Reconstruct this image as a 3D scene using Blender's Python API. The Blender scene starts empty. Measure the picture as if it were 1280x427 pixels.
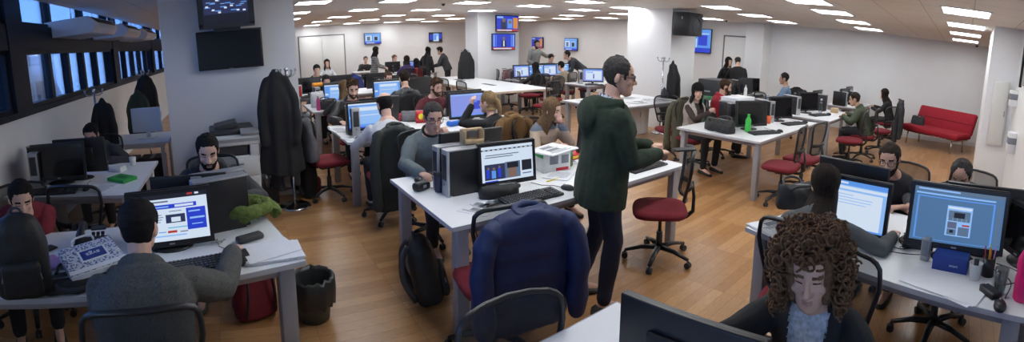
import bpy, bmesh, math, random
from mathutils import Vector, Matrix, Euler, Quaternion, noise
R = math.radians
PI = math.pi
random.seed(11)
S = bpy.context.scene
COL = S.collection

# ------------------------------------------------------------------ materials
MATS = {}
def mat(name, col, rough=.55, metal=0., emit=0., var=.06, vscale=18., bump=0., bscale=60., spec=.5, alpha=1., sheen=0.):
    if name in MATS: return MATS[name]
    m = bpy.data.materials.new(name); m.use_nodes = True
    nt = m.node_tree; N = nt.nodes; L = nt.links
    b = N['Principled BSDF']
    b.inputs['Roughness'].default_value = rough
    b.inputs['Metallic'].default_value = metal
    b.inputs['Specular IOR Level'].default_value = spec
    if sheen: b.inputs['Sheen Weight'].default_value = sheen
    c = (col[0], col[1], col[2], 1)
    tc = N.new('ShaderNodeTexCoord')
    if var:
        nz = N.new('ShaderNodeTexNoise'); nz.inputs['Scale'].default_value = vscale; nz.inputs['Detail'].default_value = 3
        L.new(tc.outputs['Object'], nz.inputs['Vector'])
        rp = N.new('ShaderNodeValToRGB')
        rp.color_ramp.elements[0].position = .3; rp.color_ramp.elements[1].position = .7
        rp.color_ramp.elements[0].color = tuple(x*(1-var) for x in col)+(1,)
        rp.color_ramp.elements[1].color = tuple(min(1, x*(1+var)) for x in col)+(1,)
        L.new(nz.outputs['Fac'], rp.inputs['Fac']); L.new(rp.outputs['Color'], b.inputs['Base Color'])
        src = rp.outputs['Color']
    else:
        b.inputs['Base Color'].default_value = c; src = None
    if bump:
        n2 = N.new('ShaderNodeTexNoise'); n2.inputs['Scale'].default_value = bscale; n2.inputs['Detail'].default_value = 4
        L.new(tc.outputs['Object'], n2.inputs['Vector'])
        bp = N.new('ShaderNodeBump'); bp.inputs['Strength'].default_value = bump; bp.inputs['Distance'].default_value = .01
        L.new(n2.outputs['Fac'], bp.inputs['Height']); L.new(bp.outputs['Normal'], b.inputs['Normal'])
    if emit:
        b.inputs['Emission Color'].default_value = c; b.inputs['Emission Strength'].default_value = emit
        if src: L.new(src, b.inputs['Emission Color'])
    if alpha < 1: b.inputs['Alpha'].default_value = alpha
    MATS[name] = m
    return m
def emat(name, col, strength=1.):
    if name in MATS: return MATS[name]
    m = bpy.data.materials.new(name); m.use_nodes = True
    nt = m.node_tree; b = nt.nodes['Principled BSDF']
    b.inputs['Base Color'].default_value = (.02, .02, .02, 1); b.inputs['Roughness'].default_value = .3
    b.inputs['Emission Color'].default_value = col+(1,); b.inputs['Emission Strength'].default_value = strength
    MATS[name] = m
    return m
def glassy(name, col=(.9, .95, 1), mix=.15, rough=.05):
    if name in MATS: return MATS[name]
    m = bpy.data.materials.new(name); m.use_nodes = True
    nt = m.node_tree; N = nt.nodes; L = nt.links
    out = N['Material Output']; N.remove(N['Principled BSDF'])
    t = N.new('ShaderNodeBsdfTransparent'); t.inputs['Color'].default_value = col+(1,)
    g = N.new('ShaderNodeBsdfGlossy'); g.inputs['Roughness'].default_value = rough
    fr = N.new('ShaderNodeFresnel'); fr.inputs['IOR'].default_value = 1.45
    ad = N.new('ShaderNodeMath'); ad.operation = 'MULTIPLY_ADD'; ad.inputs[1].default_value = .8; ad.inputs[2].default_value = mix*.2
    mx = N.new('ShaderNodeMixShader')
    L.new(fr.outputs[0], ad.inputs[0]); L.new(ad.outputs[0], mx.inputs[0]); L.new(t.outputs[0], mx.inputs[1]); L.new(g.outputs[0], mx.inputs[2])
    L.new(mx.outputs[0], out.inputs['Surface']); MATS[name] = m
    return m
def meshfab(name, col, hole=.35):
    if name in MATS: return MATS[name]
    m = bpy.data.materials.new(name); m.use_nodes = True
    nt = m.node_tree; N = nt.nodes; L = nt.links; out = N['Material Output']; b = N['Principled BSDF']
    b.inputs['Base Color'].default_value = col+(1,); b.inputs['Roughness'].default_value = .8
    t = N.new('ShaderNodeBsdfTransparent'); mx = N.new('ShaderNodeMixShader'); mx.inputs[0].default_value = hole
    L.new(b.outputs[0], mx.inputs[1]); L.new(t.outputs[0], mx.inputs[2]); L.new(mx.outputs[0], out.inputs['Surface'])
    MATS[name] = m
    return m
def nodes_mat(name):
    m = bpy.data.materials.new(name); m.use_nodes = True; MATS[name] = m
    return m, m.node_tree.nodes, m.node_tree.links, m.node_tree.nodes['Principled BSDF']

# ------------------------------------------------------------------ mesh builder
class MB:
    def __init__(s): s.v = []; s.f = []; s.m = []; s.sm = []
    def add(s, vs, fs, mi=0, smooth=False):
        o = len(s.v); s.v += [tuple(v) for v in vs]
        for f in fs: s.f.append([i+o for i in f]); s.m.append(mi); s.sm.append(smooth)
        return s
    def box(s, c, d, rot=None, bev=0., mi=0, taper=1.):
        hx, hy, hz = d[0]/2, d[1]/2, d[2]/2
        b = min(bev, hx*.9, hy*.9, hz*.9)
        M = Matrix.Identity(3)
        if rot is not None: M = rot if isinstance(rot, Matrix) else Euler(rot).to_matrix()
        C = Vector(c)
        if b <= 0:
            vs = []
            for z in (-1, 1):
                t = taper if z > 0 else 1
                for x, y in ((-1, -1), (1, -1), (1, 1), (-1, 1)): vs.append(C+M @ Vector((x*hx*t, y*hy*t, z*hz)))
            return s.add(vs, [(3, 2, 1, 0), (4, 5, 6, 7), (0, 1, 5, 4), (1, 2, 6, 5), (2, 3, 7, 6), (3, 0, 4, 7)], mi)
        # rounded vertical section, stacked rings
        rings = []
        for z, ins in ((-hz, b), (-hz+b*.3, b*.3), (-hz+b, 0), (hz-b, 0), (hz-b*.3, b*.3), (hz, b)):
            ring = []
            t = 1+(taper-1)*(z+hz)/(2*hz)
            for (sx, sy, a0) in ((1, 1, 0), (-1, 1, 90), (-1, -1, 180), (1, -1, 270)):
                for k in range(3):
                    a = R(a0+45*k); r = b
                    px = (sx*(hx-b)+math.cos(a)*(r-ins))*t if True else 0
                    py = (sy*(hy-b)+math.sin(a)*(r-ins))*t
                    ring.append(C+M @ Vector((px, py, z)))
            rings.append(ring)
        return s.rings(rings, mi, True, caps=True, flatcap=True)
    def rings(s, rings, mi=0, smooth=True, caps=True, closed=False, flatcap=False):
        n = len(rings[0]); o = len(s.v)
        for r in rings: s.v += [tuple(p) for p in r]
        k = len(rings)
        for i in range(k if closed else k-1):
            a = o+i*n; b = o+((i+1) % k)*n
            for j in range(n):
                j2 = (j+1) % n
                s.f.append([a+j, a+j2, b+j2, b+j]); s.m.append(mi); s.sm.append(smooth)
        if caps and not closed:
            s.f.append([o+j for j in range(n-1, -1, -1)]); s.m.append(mi); s.sm.append(False)
            s.f.append([o+(k-1)*n+j for j in range(n)]); s.m.append(mi); s.sm.append(False)
        return s
    def tube(s, pts, r, n=8, mi=0, closed=False, flat=1., up=None):
        pts = [Vector(p) for p in pts]; k = len(pts)
        rr = r if isinstance(r, (list, tuple)) else [r]*k
        prev = None; rings = []
        for i, p in enumerate(pts):
            if closed: t = pts[(i+1) % k]-pts[i-1]
            else: t = pts[min(i+1, k-1)]-pts[max(i-1, 0)]
            if t.length < 1e-9: t = Vector((0, 0, 1))
            t.normalize()
            if up is not None: a = Vector(up)-t*t.dot(Vector(up))
            elif prev is None:
                a = Vector((0, 0, 1)) if abs(t.z) < .9 else Vector((1, 0, 0))
                a = a-t*a.dot(t)
            else: a = prev-t*prev.dot(t)
            if a.length < 1e-6: a = t.orthogonal()
            a.normalize(); prev = a; b = t.cross(a)
            rings.append([p+a*(math.cos(2*PI*j/n)*rr[i]*flat)+b*(math.sin(2*PI*j/n)*rr[i]) for j in range(n)])
        return s.rings(rings, mi, True, caps=not closed, closed=closed)
    def cyl(s, a, b, r, r2=None, n=14, mi=0): return s.tube([a, b], [r, r if r2 is None else r2], n, mi)
    def lathe(s, prof, c=(0, 0, 0), n=18, mi=0, M=None):
        rings = []
        for r, z in prof:
            ring = []
            for j in range(n):
                v = Vector((math.cos(2*PI*j/n)*max(r, 1e-4), math.sin(2*PI*j/n)*max(r, 1e-4), z))
                if M: v = M @ v
                ring.append(Vector(c)+v)
            rings.append(ring)
        return s.rings(rings, mi)
    def ell(s, c, r, M=None, n=12, m=8, mi=0):
        rings = []
        for i in range(m+1):
            a = -PI/2+PI*i/m; ca = max(math.cos(a), .02)
            ring = []
            for j in range(n):
                v = Vector((r[0]*ca*math.cos(2*PI*j/n), r[1]*ca*math.sin(2*PI*j/n), r[2]*math.sin(a)))
                if M: v = M @ v
                ring.append(Vector(c)+v)
            rings.append(ring)
        return s.rings(rings, mi)
    def prism(s, poly, z0, z1, mi=0, M=None, c=(0, 0, 0)):
        n = len(poly); C = Vector(c)
        f = lambda p: C+(M @ Vector(p) if M else Vector(p))
        vs = [f((x, y, z0)) for x, y in poly]+[f((x, y, z1)) for x, y in poly]
        fs = [list(range(n-1, -1, -1)), list(range(n, 2*n))]+[[i, (i+1) % n, n+(i+1) % n, n+i] for i in range(n)]
        return s.add(vs, fs, mi)
    def quad(s, a, b, c, d, mi=0): return s.add([a, b, c, d], [(0, 1, 2, 3)], mi)
    def grid(s, fn, nu, nv, mi=0, smooth=True):
        vs = [fn(i/nu, j/nv) for j in range(nv+1) for i in range(nu+1)]
        fs = [(j*(nu+1)+i, j*(nu+1)+i+1, (j+1)*(nu+1)+i+1, (j+1)*(nu+1)+i) for j in range(nv) for i in range(nu)]
        return s.add(vs, fs, mi, smooth)
    def mesh(s, name, mats):
        me = bpy.data.meshes.new(name)
        me.from_pydata([tuple(v) for v in s.v], [], s.f)
        if not isinstance(mats, (list, tuple)): mats = [mats]
        for m in mats: me.materials.append(m)
        me.polygons.foreach_set('material_index', s.m); me.polygons.foreach_set('use_smooth', s.sm)
        me.update()
        return me
    def build(s, name, mats, parent=None, loc=None, rot=None):
        o = bpy.data.objects.new(name, s.mesh(name, mats)); COL.objects.link(o)
        if parent: o.parent = parent
        if loc: o.location = loc
        if rot: o.rotation_euler = rot
        return o

# ------------------------------------------------------------------ things
def tag(o, label, cat, group=None, kind=None):
    o['label'] = label; o['category'] = cat
    if group: o['group'] = group
    if kind: o['kind'] = kind
    return o
def thing(name, label, cat, loc=(0, 0, 0), rz=0., group=None):
    o = bpy.data.objects.new(name, None); COL.objects.link(o); o.empty_display_size = .1
    o.location = loc; o.rotation_euler = (0, 0, rz)
    return tag(o, label, cat, group)
def struct(o):
    o['kind'] = 'structure'; return o
PROTO = {}
def copy_tree(o, parent=None):
    c = o.copy(); COL.objects.link(c)
    if parent: c.parent = parent
    for ch in o.children: copy_tree(ch, c)
    return c
def inst(key, maker, label, loc, rz=0., group=None, scale=None):
    """the first call builds the thing with its parts, later calls copy it part by part"""
    if key not in PROTO:
        o = maker(); PROTO[key] = o
    else: o = copy_tree(PROTO[key])
    o.location = loc; o.rotation_euler = (0, 0, rz)
    if scale: o.scale = (scale,)*3
    o['label'] = label
    if group: o['group'] = group
    elif 'group' in o: del o['group']
    return o
def lerp(a, b, t): return a+(b-a)*t

# ------------------------------------------------------------------ camera: a hand-held panorama (cylinder tilted 9 degrees down)
EYE = 1.8
cam = bpy.data.cameras.new('camera'); co = bpy.data.objects.new('camera', cam); COL.objects.link(co); S.camera = co
cam.type = 'PANO'
cy = cam.cycles if hasattr(cam, 'cycles') and hasattr(cam.cycles, 'panorama_type') else cam
cy.panorama_type = 'CENTRAL_CYLINDRICAL'
FPX = 580.
cy.central_cylindrical_range_u_min = -640/FPX; cy.central_cylindrical_range_u_max = 640/FPX
cy.central_cylindrical_range_v_min = -(427-140.5)/FPX; cy.central_cylindrical_range_v_max = 140.5/FPX
cy.central_cylindrical_radius = 1.
cam.clip_start = .05; cam.clip_end = 200
p_, r_, y_ = R(9.), R(-.25), R(-34.3)
Mc = Matrix.Rotation(y_, 3, 'Z') @ Matrix.Rotation(-p_, 3, 'X') @ Matrix.Rotation(r_, 3, 'Y')
right, fwd, up = Mc @ Vector((1, 0, 0)), Mc @ Vector((0, 1, 0)), Mc @ Vector((0, 0, 1))
co.matrix_world = Matrix(((right.x, up.x, -fwd.x, 0), (right.y, up.y, -fwd.y, 0), (right.z, up.z, -fwd.z, EYE), (0, 0, 0, 1)))

S.view_settings.view_transform = 'Standard'; S.view_settings.look = 'None'
S.view_settings.gamma = 1.; S.view_settings.use_curve_mapping = False
S.view_settings.exposure = 0.
S.cycles.use_denoising = True
S.cycles.max_bounces = 6; S.cycles.diffuse_bounces = 3; S.cycles.transparent_max_bounces = 12
# ------------------------------------------------------------------ the room
ZC = 2.51
XW, XE, YF = -2.2, 11.6, 17.7
M_wall = mat('wall_paint', (.80, .795, .79), .75, var=.015, vscale=3)
M_white = mat('white_paint', (.82, .82, .82), .5, var=.01)
M_base = mat('skirting_grey', (.55, .55, .55), .5, var=.02)
M_dark = mat('dark_window_frame', (.012, .014, .02), .5, var=.1, spec=.2)
def floor_mat():
    m, N, L, b = nodes_mat('laminate_floor')
    tc = N.new('ShaderNodeTexCoord')
    mp = N.new('ShaderNodeMapping'); L.new(tc.outputs['Object'], mp.inputs['Vector'])
    br = N.new('ShaderNodeTexBrick'); br.offset = .37; br.offset_frequency = 1; br.squash = 1
    br.inputs['Scale'].default_value = 1.; br.inputs['Brick Width'].default_value = .62; br.inputs['Row Height'].default_value = .088
    br.inputs['Mortar Size'].default_value = .0012; br.inputs['Mortar Smooth'].default_value = .1; br.inputs['Bias'].default_value = -.1
    br.inputs['Color1'].default_value = (.40, .20, .08, 1); br.inputs['Color2'].default_value = (.56, .32, .15, 1)
    br.inputs['Mortar'].default_value = (.22, .10, .035, 1)
    L.new(mp.outputs[0], br.inputs['Vector'])
    mp2 = N.new('ShaderNodeMapping'); mp2.inputs['Scale'].default_value = (2.2, 38, 1); L.new(tc.outputs['Object'], mp2.inputs['Vector'])
    nz = N.new('ShaderNodeTexNoise'); nz.inputs['Scale'].default_value = 6.5; nz.inputs['Detail'].default_value = 5; L.new(mp2.outputs[0], nz.inputs['Vector'])
    rp = N.new('ShaderNodeValToRGB'); rp.color_ramp.elements[0].position = .3; rp.color_ramp.elements[1].position = .75
    rp.color_ramp.elements[0].color = (.72, .68, .62, 1); rp.color_ramp.elements[1].color = (1.12, 1.12, 1.1, 1)
    L.new(nz.outputs['Fac'], rp.inputs['Fac'])
    mx = N.new('ShaderNodeMix'); mx.data_type = 'RGBA'; mx.blend_type = 'MULTIPLY'; mx.inputs[0].default_value = 1
    L.new(br.outputs['Color'], mx.inputs[6]); L.new(rp.outputs['Color'], mx.inputs[7]); L.new(mx.outputs[2], b.inputs['Base Color'])
    b.inputs['Roughness'].default_value = .3; b.inputs['Specular IOR Level'].default_value = .45
    return m
def ceil_mat():
    m, N, L, b = nodes_mat('ceiling_tiles')
    tc = N.new('ShaderNodeTexCoord')
    br = N.new('ShaderNodeTexBrick'); br.offset = 0; br.squash = 1
    br.inputs['Scale'].default_value = 1.; br.inputs['Brick Width'].default_value = .6; br.inputs['Row Height'].default_value = .6
    br.inputs['Mortar Size'].default_value = .006; br.inputs['Mortar Smooth'].default_value = .1
    br.inputs['Color1'].default_value = (.74, .71, .67, 1); br.inputs['Color2'].default_value = (.77, .74, .70, 1); br.inputs['Mortar'].default_value = (.5, .46, .42, 1)
    L.new(tc.outputs['Object'], br.inputs['Vector']); L.new(br.outputs['Color'], b.inputs['Base Color'])
    b.inputs['Roughness'].default_value = .85
    return m
mb = MB(); mb.box((4.7, 6.5, -.05), (14.2, 24, .1)); struct(mb.build('floor', floor_mat()))
mb = MB(); mb.box(((-1.75+XE)/2, 6.5, ZC+.05), (XE+1.75, 24, .1)); struct(mb.build('ceiling', ceil_mat()))
mb = MB(); mb.box((-1.8, 6.5, 2.75), (.1, 24, .48)); struct(mb.build('trim_1', M_wall))              # fascia of the light well above the windows
mb = MB(); mb.box((-2.0, 6.5, 3.03), (.5, 24, .1)); struct(mb.build('ceiling', M_wall))
mb = MB(); mb.box((XE+.08, 6.5, 1.3), (.16, 24, 2.6)); struct(mb.build('wall_right', M_wall))
mb = MB(); mb.box((4.7, YF+.08, 1.3), (14.2, .16, 2.6)); struct(mb.build('wall_far', M_wall))
mb = MB(); mb.box((4.7, -5.08, 1.3), (14.2, .16, 2.6)); struct(mb.build('wall_back', M_wall))
mb = MB(); mb.box((XW-.1, 6.5, .68), (.2, 24, 1.36)); struct(mb.build('wall_left', M_wall))
# the wall on the near right, ending in a pillar before the sofa corner
mb = MB(); mb.box((4.3, -2.98, 1.255), (6.6, 4.5, 2.51)); mb.box((7.12, -2.7, 1.255), (1.06, 4.76, 2.51)); struct(mb.build('wall_near_right', M_white))
# columns
mb = MB(); mb.box((-.03, 5.87, 1.255), (1.58, .74, 2.51)); struct(mb.build('pillar_1', M_wall))
mb = MB(); mb.box((-.03, 5.87, .05), (1.6, .76, .1)); struct(mb.build('baseboard_pillar', M_base))
mb = MB(); mb.box((7.05, 11.35, 1.255), (1.35, .7, 2.51)); struct(mb.build('pillar_2', M_wall))
mb = MB(); mb.box((8.2, 6.3, 1.255), (.9, 1.2, 2.51)); struct(mb.build('pillar_3', M_wall))
mb = MB(); mb.box((11.35, 5.46, 1.255), (.5, .52, 2.51)); struct(mb.build('pillar_4', M_wall))
mb = MB(); mb.box((XE-.01, 6.5, .05), (.03, 22, .1)); struct(mb.build('baseboard_right', M_white))
mb = MB(); mb.box((4.7, YF-.01, .05), (13.6, .03, .1)); struct(mb.build('baseboard_far', M_white))
mb = MB(); mb.box((XW+.01, 6.5, .05), (.03, 22, .1)); struct(mb.build('baseboard_left', M_white))
# double door flush in the far wall, a single flush door in the right wall
M_door = mat('door_cream', (.76, .76, .735), .5, var=.01); M_gap = mat('door_gap', (.2, .2, .2), .8, var=0)
def flush_door(name, M4, w, leaves):
    mb = MB()
    mb.box((-w/2-.02, 0, 1.06), (.035, .05, 2.12)); mb.box((w/2+.02, 0, 1.06), (.035, .05, 2.12)); mb.box((0, 0, 2.13), (w+.08, .05, .035))
    fr = struct(mb.build(name, M_gap)); fr.matrix_world = M4
    for k in range(leaves):
        lw = w/leaves; mb = MB(); mb.box((-w/2+lw*(k+.5), -.005, 1.055), (lw-.014, .045, 2.09), bev=.004)
        lf = mb.build('door_leaf', M_door, fr)
        mb = MB(); mb.cyl((-w/2+lw*(k+.5)+(lw/2-.1)*(1 if k == 0 else -1), -.03, 1.02), (-w/2+lw*(k+.5)+(lw/2-.1)*(1 if k == 0 else -1), -.07, 1.02), .012)
        mb.box((-w/2+lw*(k+.5)+(lw/2-.15)*(1 if k == 0 else -1), -.075, 1.02), (.12, .015, .02), bev=.005); mb.build('door_handle', mat('steel', (.6, .6, .6), .3, 1.), lf)
flush_door('door_1', Matrix.Translation((3.45, YF-.01, 0)), 1.75, 2)
flush_door('door_2', Matrix.Translation((XE-.01, 6.26, 0)) @ Matrix.Rotation(R(-90), 4, 'Z'), .74, 1)

# ---- window band in the left wall
cols = [(-5.2, -4.8), (-.1, .25), (4.22, 4.6), (8.38, 8.75), (12.6, 12.95), (17.3, 17.7)]
mb = MB()
for a, b in cols: mb.box((XW-.06, (a+b)/2, 2.17), (.22, b-a, 1.62))
mb.box((XW-.06, 6.25, 1.385), (.24, 22.9, .06)); mb.box((XW-.06, 6.25, 2.195), (.2, 22.9, .27)); mb.box((XW-.06, 6.25, 2.97), (.2, 22.9, .06))
struct(mb.build('trim_2', M_dark))
M_glass = glassy('window_glass', (.62, .78, 1.), .2)
bays = {1: [.25, 2.2, 4.22], 2: [4.6, 5.38, 6.05, 6.72, 7.4, 8.38], 3: [8.75, 9.5, 10.3, 11.1, 11.9, 12.6], 4: [12.95, 14.5, 16, 17.3]}
wn = 0
for b, ys in bays.items():
    for (z0, z1) in ((1.415, 2.06), (2.33, 2.94)):
        yl = ys if z0 < 2 else [ys[0], (ys[0]+ys[-1])/2-.6, ys[-1]] if b != 2 else [4.6, 5.55, 6.9, 8.38]
        for a, c in zip(yl[:-1], yl[1:]):
            wn += 1; mb = MB(); w = .045
            for (yy, dy) in ((a+w/2, w), (c-w/2, w)): mb.box((XW-.05, yy, (z0+z1)/2), (.1, dy, z1-z0))
            for zz in (z0+w/2, z1-w/2): mb.box((XW-.05, (a+c)/2, zz), (.1, c-a-2*w, w))
            f = struct(mb.build('window_%d' % wn, M_dark))
            mb = MB(); mb.box((XW-.06, (a+c)/2, (z0+z1)/2), (.012, c-a-2*w, z1-z0-2*w)); mb.build('pane', M_glass, f)
# ---- outside the windows: a pale house front across a light yard
M_fac = mat('house_front', (.55, .62, .72), .8, var=.08, vscale=1.2); M_fac2 = mat('house_front_dark', (.09, .1, .13), .6, var=.3, vscale=1)
hs = thing('house', 'pale house front across the yard seen through the window band', 'house', (-8, 9, 0))
mb = MB(); mb.box((-.5, 3, 1.5), (1, 16, 3.0)); mb.build('wall', M_fac, hs)
for k in range(3):
    for zz in (1.75,):
        mb = MB(); mb.box((.02, -3.6+k*4.1, zz), (.06, .95, 1.3)); fr = mb.build('window', M_dark, hs)
        mb = MB(); mb.box((.06, -3.6+k*4.1, zz), (.02, .8, 1.15)); mb.build('pane', M_fac2, fr)
hs2 = thing('annex', 'white plastered annex with a flat roof outside the second window', 'building', (-4.6, 6.15, 0))
mb = MB(); mb.box((0, 0, 1.5), (1.2, 1.1, 3.0)); mb.build('wall', mat('plaster_white', (.6, .66, .74), .8, var=.04), hs2)
mb = MB(); mb.box((0, 0, 3.03), (1.36, 1.24, .1), bev=.01); mb.build('roof', M_fac2, hs2)
M_cond = mat('condenser_white', (.62, .64, .66), .5, var=.03); M_fan = mat('fan_grey', (.18, .2, .22), .5)
for k, (zz, lab) in enumerate(((1.14, 'lower white air conditioner condenser outside the window band'), (1.78, 'upper white air conditioner condenser outside the window band'))):
    c = thing('condenser', lab, 'air conditioner', (-3.75, 7.42, zz), group='condensers outside the window')
    mb = MB(); mb.box((0, 0, .3), (.32, .82, .6), bev=.02); mb.build('casing', M_cond, c)
    mb = MB(); mb.tube([(.17+.02*0, .12+.23*math.cos(t*PI/12), .3+.23*math.sin(t*PI/12)) for t in range(24)], .015, 6, closed=True)
    for q in range(4): mb.tube([(.175, .12, .3), (.175, .12+.22*math.cos(q*PI/4+.3), .3+.22*math.sin(q*PI/4+.3))], .006, 5); mb.tube([(.175, .12, .3), (.175, .12-.22*math.cos(q*PI/4+.3), .3-.22*math.sin(q*PI/4+.3))], .006, 5)
    mb.build('fan_guard', M_fan, c)
cs = thing('condenser_shelf', 'steel stand under the two condensers outside', 'stand', (-3.75, 7.42, 0))
mb = MB(); mb.box((0, 0, 1.12), (.4, .9, .04))
mb.build('platform', M_fac2, cs)
for sx in (-.17, .17):
    for sy in (-.4, .4): mb = MB(); mb.box((sx, sy, .55), (.05, .05, 1.1)); mb.build('leg', M_fac2, cs)
vn = thing('van', 'white van parked in the yard outside the windows', 'van', (-4.9, 9.6, 0))
mb = MB(); mb.prism([(-1.5, .35), (1.7, .35), (1.75, 1.0), (1.2, 1.15), (.7, 1.75), (-1.4, 1.8), (-1.55, 1.6)], -.7, .7, M=Matrix(((0, 0, 1), (1, 0, 0), (0, 1, 0)))); mb.build('body', mat('van_white', (.6, .66, .75), .3), vn)
mb = MB(); mb.box((.71, .2, 1.4), (.02, 1.1, .4)); mb.build('side_window', M_fac2, vn)
for yy in (-1., 1.1): mb = MB(); mb.cyl((.5, yy, .32), (.74, yy, .32), .32, n=20); mb.build('wheel', M_fac2, vn)
tr = thing('tree', 'bare leafy tree outside the upper left windows', 'tree', (-5.0, 3.4, 0))
mb = MB(); mb.tube([(0, 0, 0), (.05, .03, 1.6), (0, .1, 2.9)], [.11, .09, .05], 8)
for k in range(16):
    a = k*2.4; mb.tube([(0, .05, 1.7+k*.08), (math.cos(a)*.5, math.sin(a)*.7, 2.2+k*.08), (math.cos(a)*.9, math.sin(a)*1.5, 2.6+k*.09)], [.03, .018, .006], 5)
mb.build('trunk', mat('bark', (.06, .05, .045), .9), tr)
mb = MB(); rnd = random.Random(4)
for k in range(2600):
    a, rr = rnd.uniform(0, 2*PI), rnd.uniform(.1, 1.)
    p = Vector((math.cos(a)*rr*.9, math.sin(a)*rr*1.7, 2.5+rnd.uniform(-.7, .9)))
    q = Euler((rnd.uniform(0, 6), rnd.uniform(0, 6), rnd.uniform(0, 6))).to_matrix(); s = rnd.uniform(.025, .05)
    mb.quad(p+q @ Vector((-s, 0, 0)), p+q @ Vector((0, -s*.6, .01)), p+q @ Vector((s, 0, 0)), p+q @ Vector((0, s*.6, .01)))
o = mb.build('leaves', mat('leaf', (.14, .17, .14), .7, var=.4), tr)
mb = MB(); mb.box((-6.2, 8, -.05), (7.6, 26, .1)); struct(mb.build('ground', mat('yard_concrete', (.2, .21, .22), .9)))

# ------------------------------------------------------------------ world and ceiling lights
w = bpy.data.worlds.new('world'); S.world = w; w.use_nodes = True
N = w.node_tree.nodes; L = w.node_tree.links; bg = N['Background']
sk = N.new('ShaderNodeTexSky'); sk.sky_type = 'HOSEK_WILKIE'; sk.turbidity = 4; sk.sun_direction = Vector((.6, -.5, .25)).normalized()
bg.inputs['Strength'].default_value = 6.5
mxw = N.new('ShaderNodeMix'); mxw.data_type = 'RGBA'; mxw.inputs[0].default_value = .75; mxw.inputs[7].default_value = (.42, .62, 1., 1)
L.new(sk.outputs[0], mxw.inputs[6]); L.new(mxw.outputs[2], bg.inputs['Color'])

M_lamp = emat('lit_diffuser', (.93, .965, 1.), 14.)
M_lframe = mat('lamp_frame', (.8, .8, .8), .5, var=0)
def make_lamp():
    t = thing('ceiling_light', '', 'ceiling light')
    mb = MB()
    for sx, sy, dx, dy in ((0, -.29, .6, .025), (0, .29, .6, .025), (-.29, 0, .025, .555), (.29, 0, .025, .555)): mb.box((sx, sy, -.006), (dx, dy, .012))
    mb.build('frame', M_lframe, t)
    mb = MB(); mb.box((0, 0, -.004), (.555, .555, .006)); mb.build('diffuser', M_lamp, t)
    return t
LIGHTS = {(0,0):(391,3),(0,1):(497,1),(0,2):(590,3),(0,3):(667,7),(0,4):(730,12),(0,5):(779,17),(1,0):(370,16),(1,1):(454,12),(1,2):(532,12),(1,3):(602,13),(1,5):(714,19),(1,6):(758,22),
(2,0):(361,24),(2,1):(424,21),(2,2):(492,19),(2,3):(554,19),(2,5):(660,21),(2,6):(704,23),(3,1):(402,26.5),(3,2):(462,24.5),(3,3):(519,24),(3,4):(569,23),(3,6):(659,25),(4,1):(390,31.5),(4,2):(440,29),(4,3):(490,27.5),(4,4):(537,26.5),
(-1,3):(731,2),(-1,4):(785,9.5),(-1,6):(887,23),(-2,6):(978,27),(-3,6):(1086,36),(-4,6):(1207,50.5),(-2,5):(944,19),(-2,4):(902,9),(-3,5):(1067,27),(-3,4):(1041,15),(-3,3):(1009,1),(-4,5):(1207,42.5),(-4,4):(1208,32),(-4,3):(1208,15)}
def pixel_ray(u, v):
    t = (u-640)/FPX
    return Mc @ Vector((math.sin(t), math.cos(t), -(v-140.5)/FPX))
ordn = ['first', 'second', 'third', 'fourth', 'fifth', 'sixth', 'seventh']
rows = {4: 'row nearest the far wall', 3: 'second row from the far wall', 2: 'third row from the far wall', 1: 'fourth row from the far wall', 0: 'row above the long meeting table end', -1: 'row beside the speaker box', -2: 'row past the speaker box', -3: 'row next to the red sofa row', -4: 'row above the red sofa'}
cnt = {}
for (i, j), (u, v) in sorted(LIGHTS.items()):
    d = pixel_ray(u, v); k = (ZC-EYE)/d.z
    cnt[i] = cnt.get(i, 0)+1
    inst('lamp', make_lamp, 'square ceiling light, %s from left, %s' % (ordn[cnt[i]-1], rows[i]) if i > -4 else 'square white ceiling light above the red sofa, %s from the wall' % ordn[3-cnt[i]+1], (d.x*k, d.y*k, ZC), 0, 'ceiling light panels')
for (x, y) in ((1.4, 5.7), (2.75, 5.7), (4.1, 5.75), (1.4, 3.86), (2.75, 3.86), (4.1, 3.86), (2.75, 2.0), (4.1, 2.0), (1.4, 2.0), (3.4, .3)):  # unseen panels added above the view, extending the rows to light the near desks
    inst('lamp', make_lamp, 'unseen ceiling light added above the frame for the near desks', (x, y, ZC), 0, 'added ceiling lights over the near desks')
# ------------------------------------------------------------------ furniture makers (users sit at -Y, chairs face +Y)
M_top = mat('desk_white', (.80, .81, .82), .35, var=.015, vscale=4)
M_edge = mat('desk_edge_grey', (.50, .51, .54), .45, var=.03)
M_leg = mat('leg_grey_metal', (.36, .36, .38), .45, .25, var=.03)
M_legw = mat('leg_white_metal', (.68, .68, .68), .4, var=.03)
M_blk = mat('black_plastic', (.014, .014, .016), .38, var=.1)
M_blk2 = mat('charcoal_plastic', (.035, .036, .04), .5, var=.1)
M_mesh = meshfab('chair_mesh', (.02, .021, .022), .38)
M_red = mat('seat_red_fabric', (.19, .012, .022), .9, var=.18, vscale=60, bump=.2, bscale=250)
M_silver = mat('silver_plastic', (.42, .43, .45), .35, .4, var=.03)
M_steel = mat('chrome', (.6, .6, .62), .2, 1., var=0)
M_key = mat('key_black', (.05, .05, .054), .5, var=.05)
M_cable = mat('cable_black', (.01, .01, .011), .5, var=0)
M_paper = mat('paper_white', (.78, .79, .82), .8, var=.02)
M_ink = mat('ink_grey', (.22, .23, .26), .8, var=.1)

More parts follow.
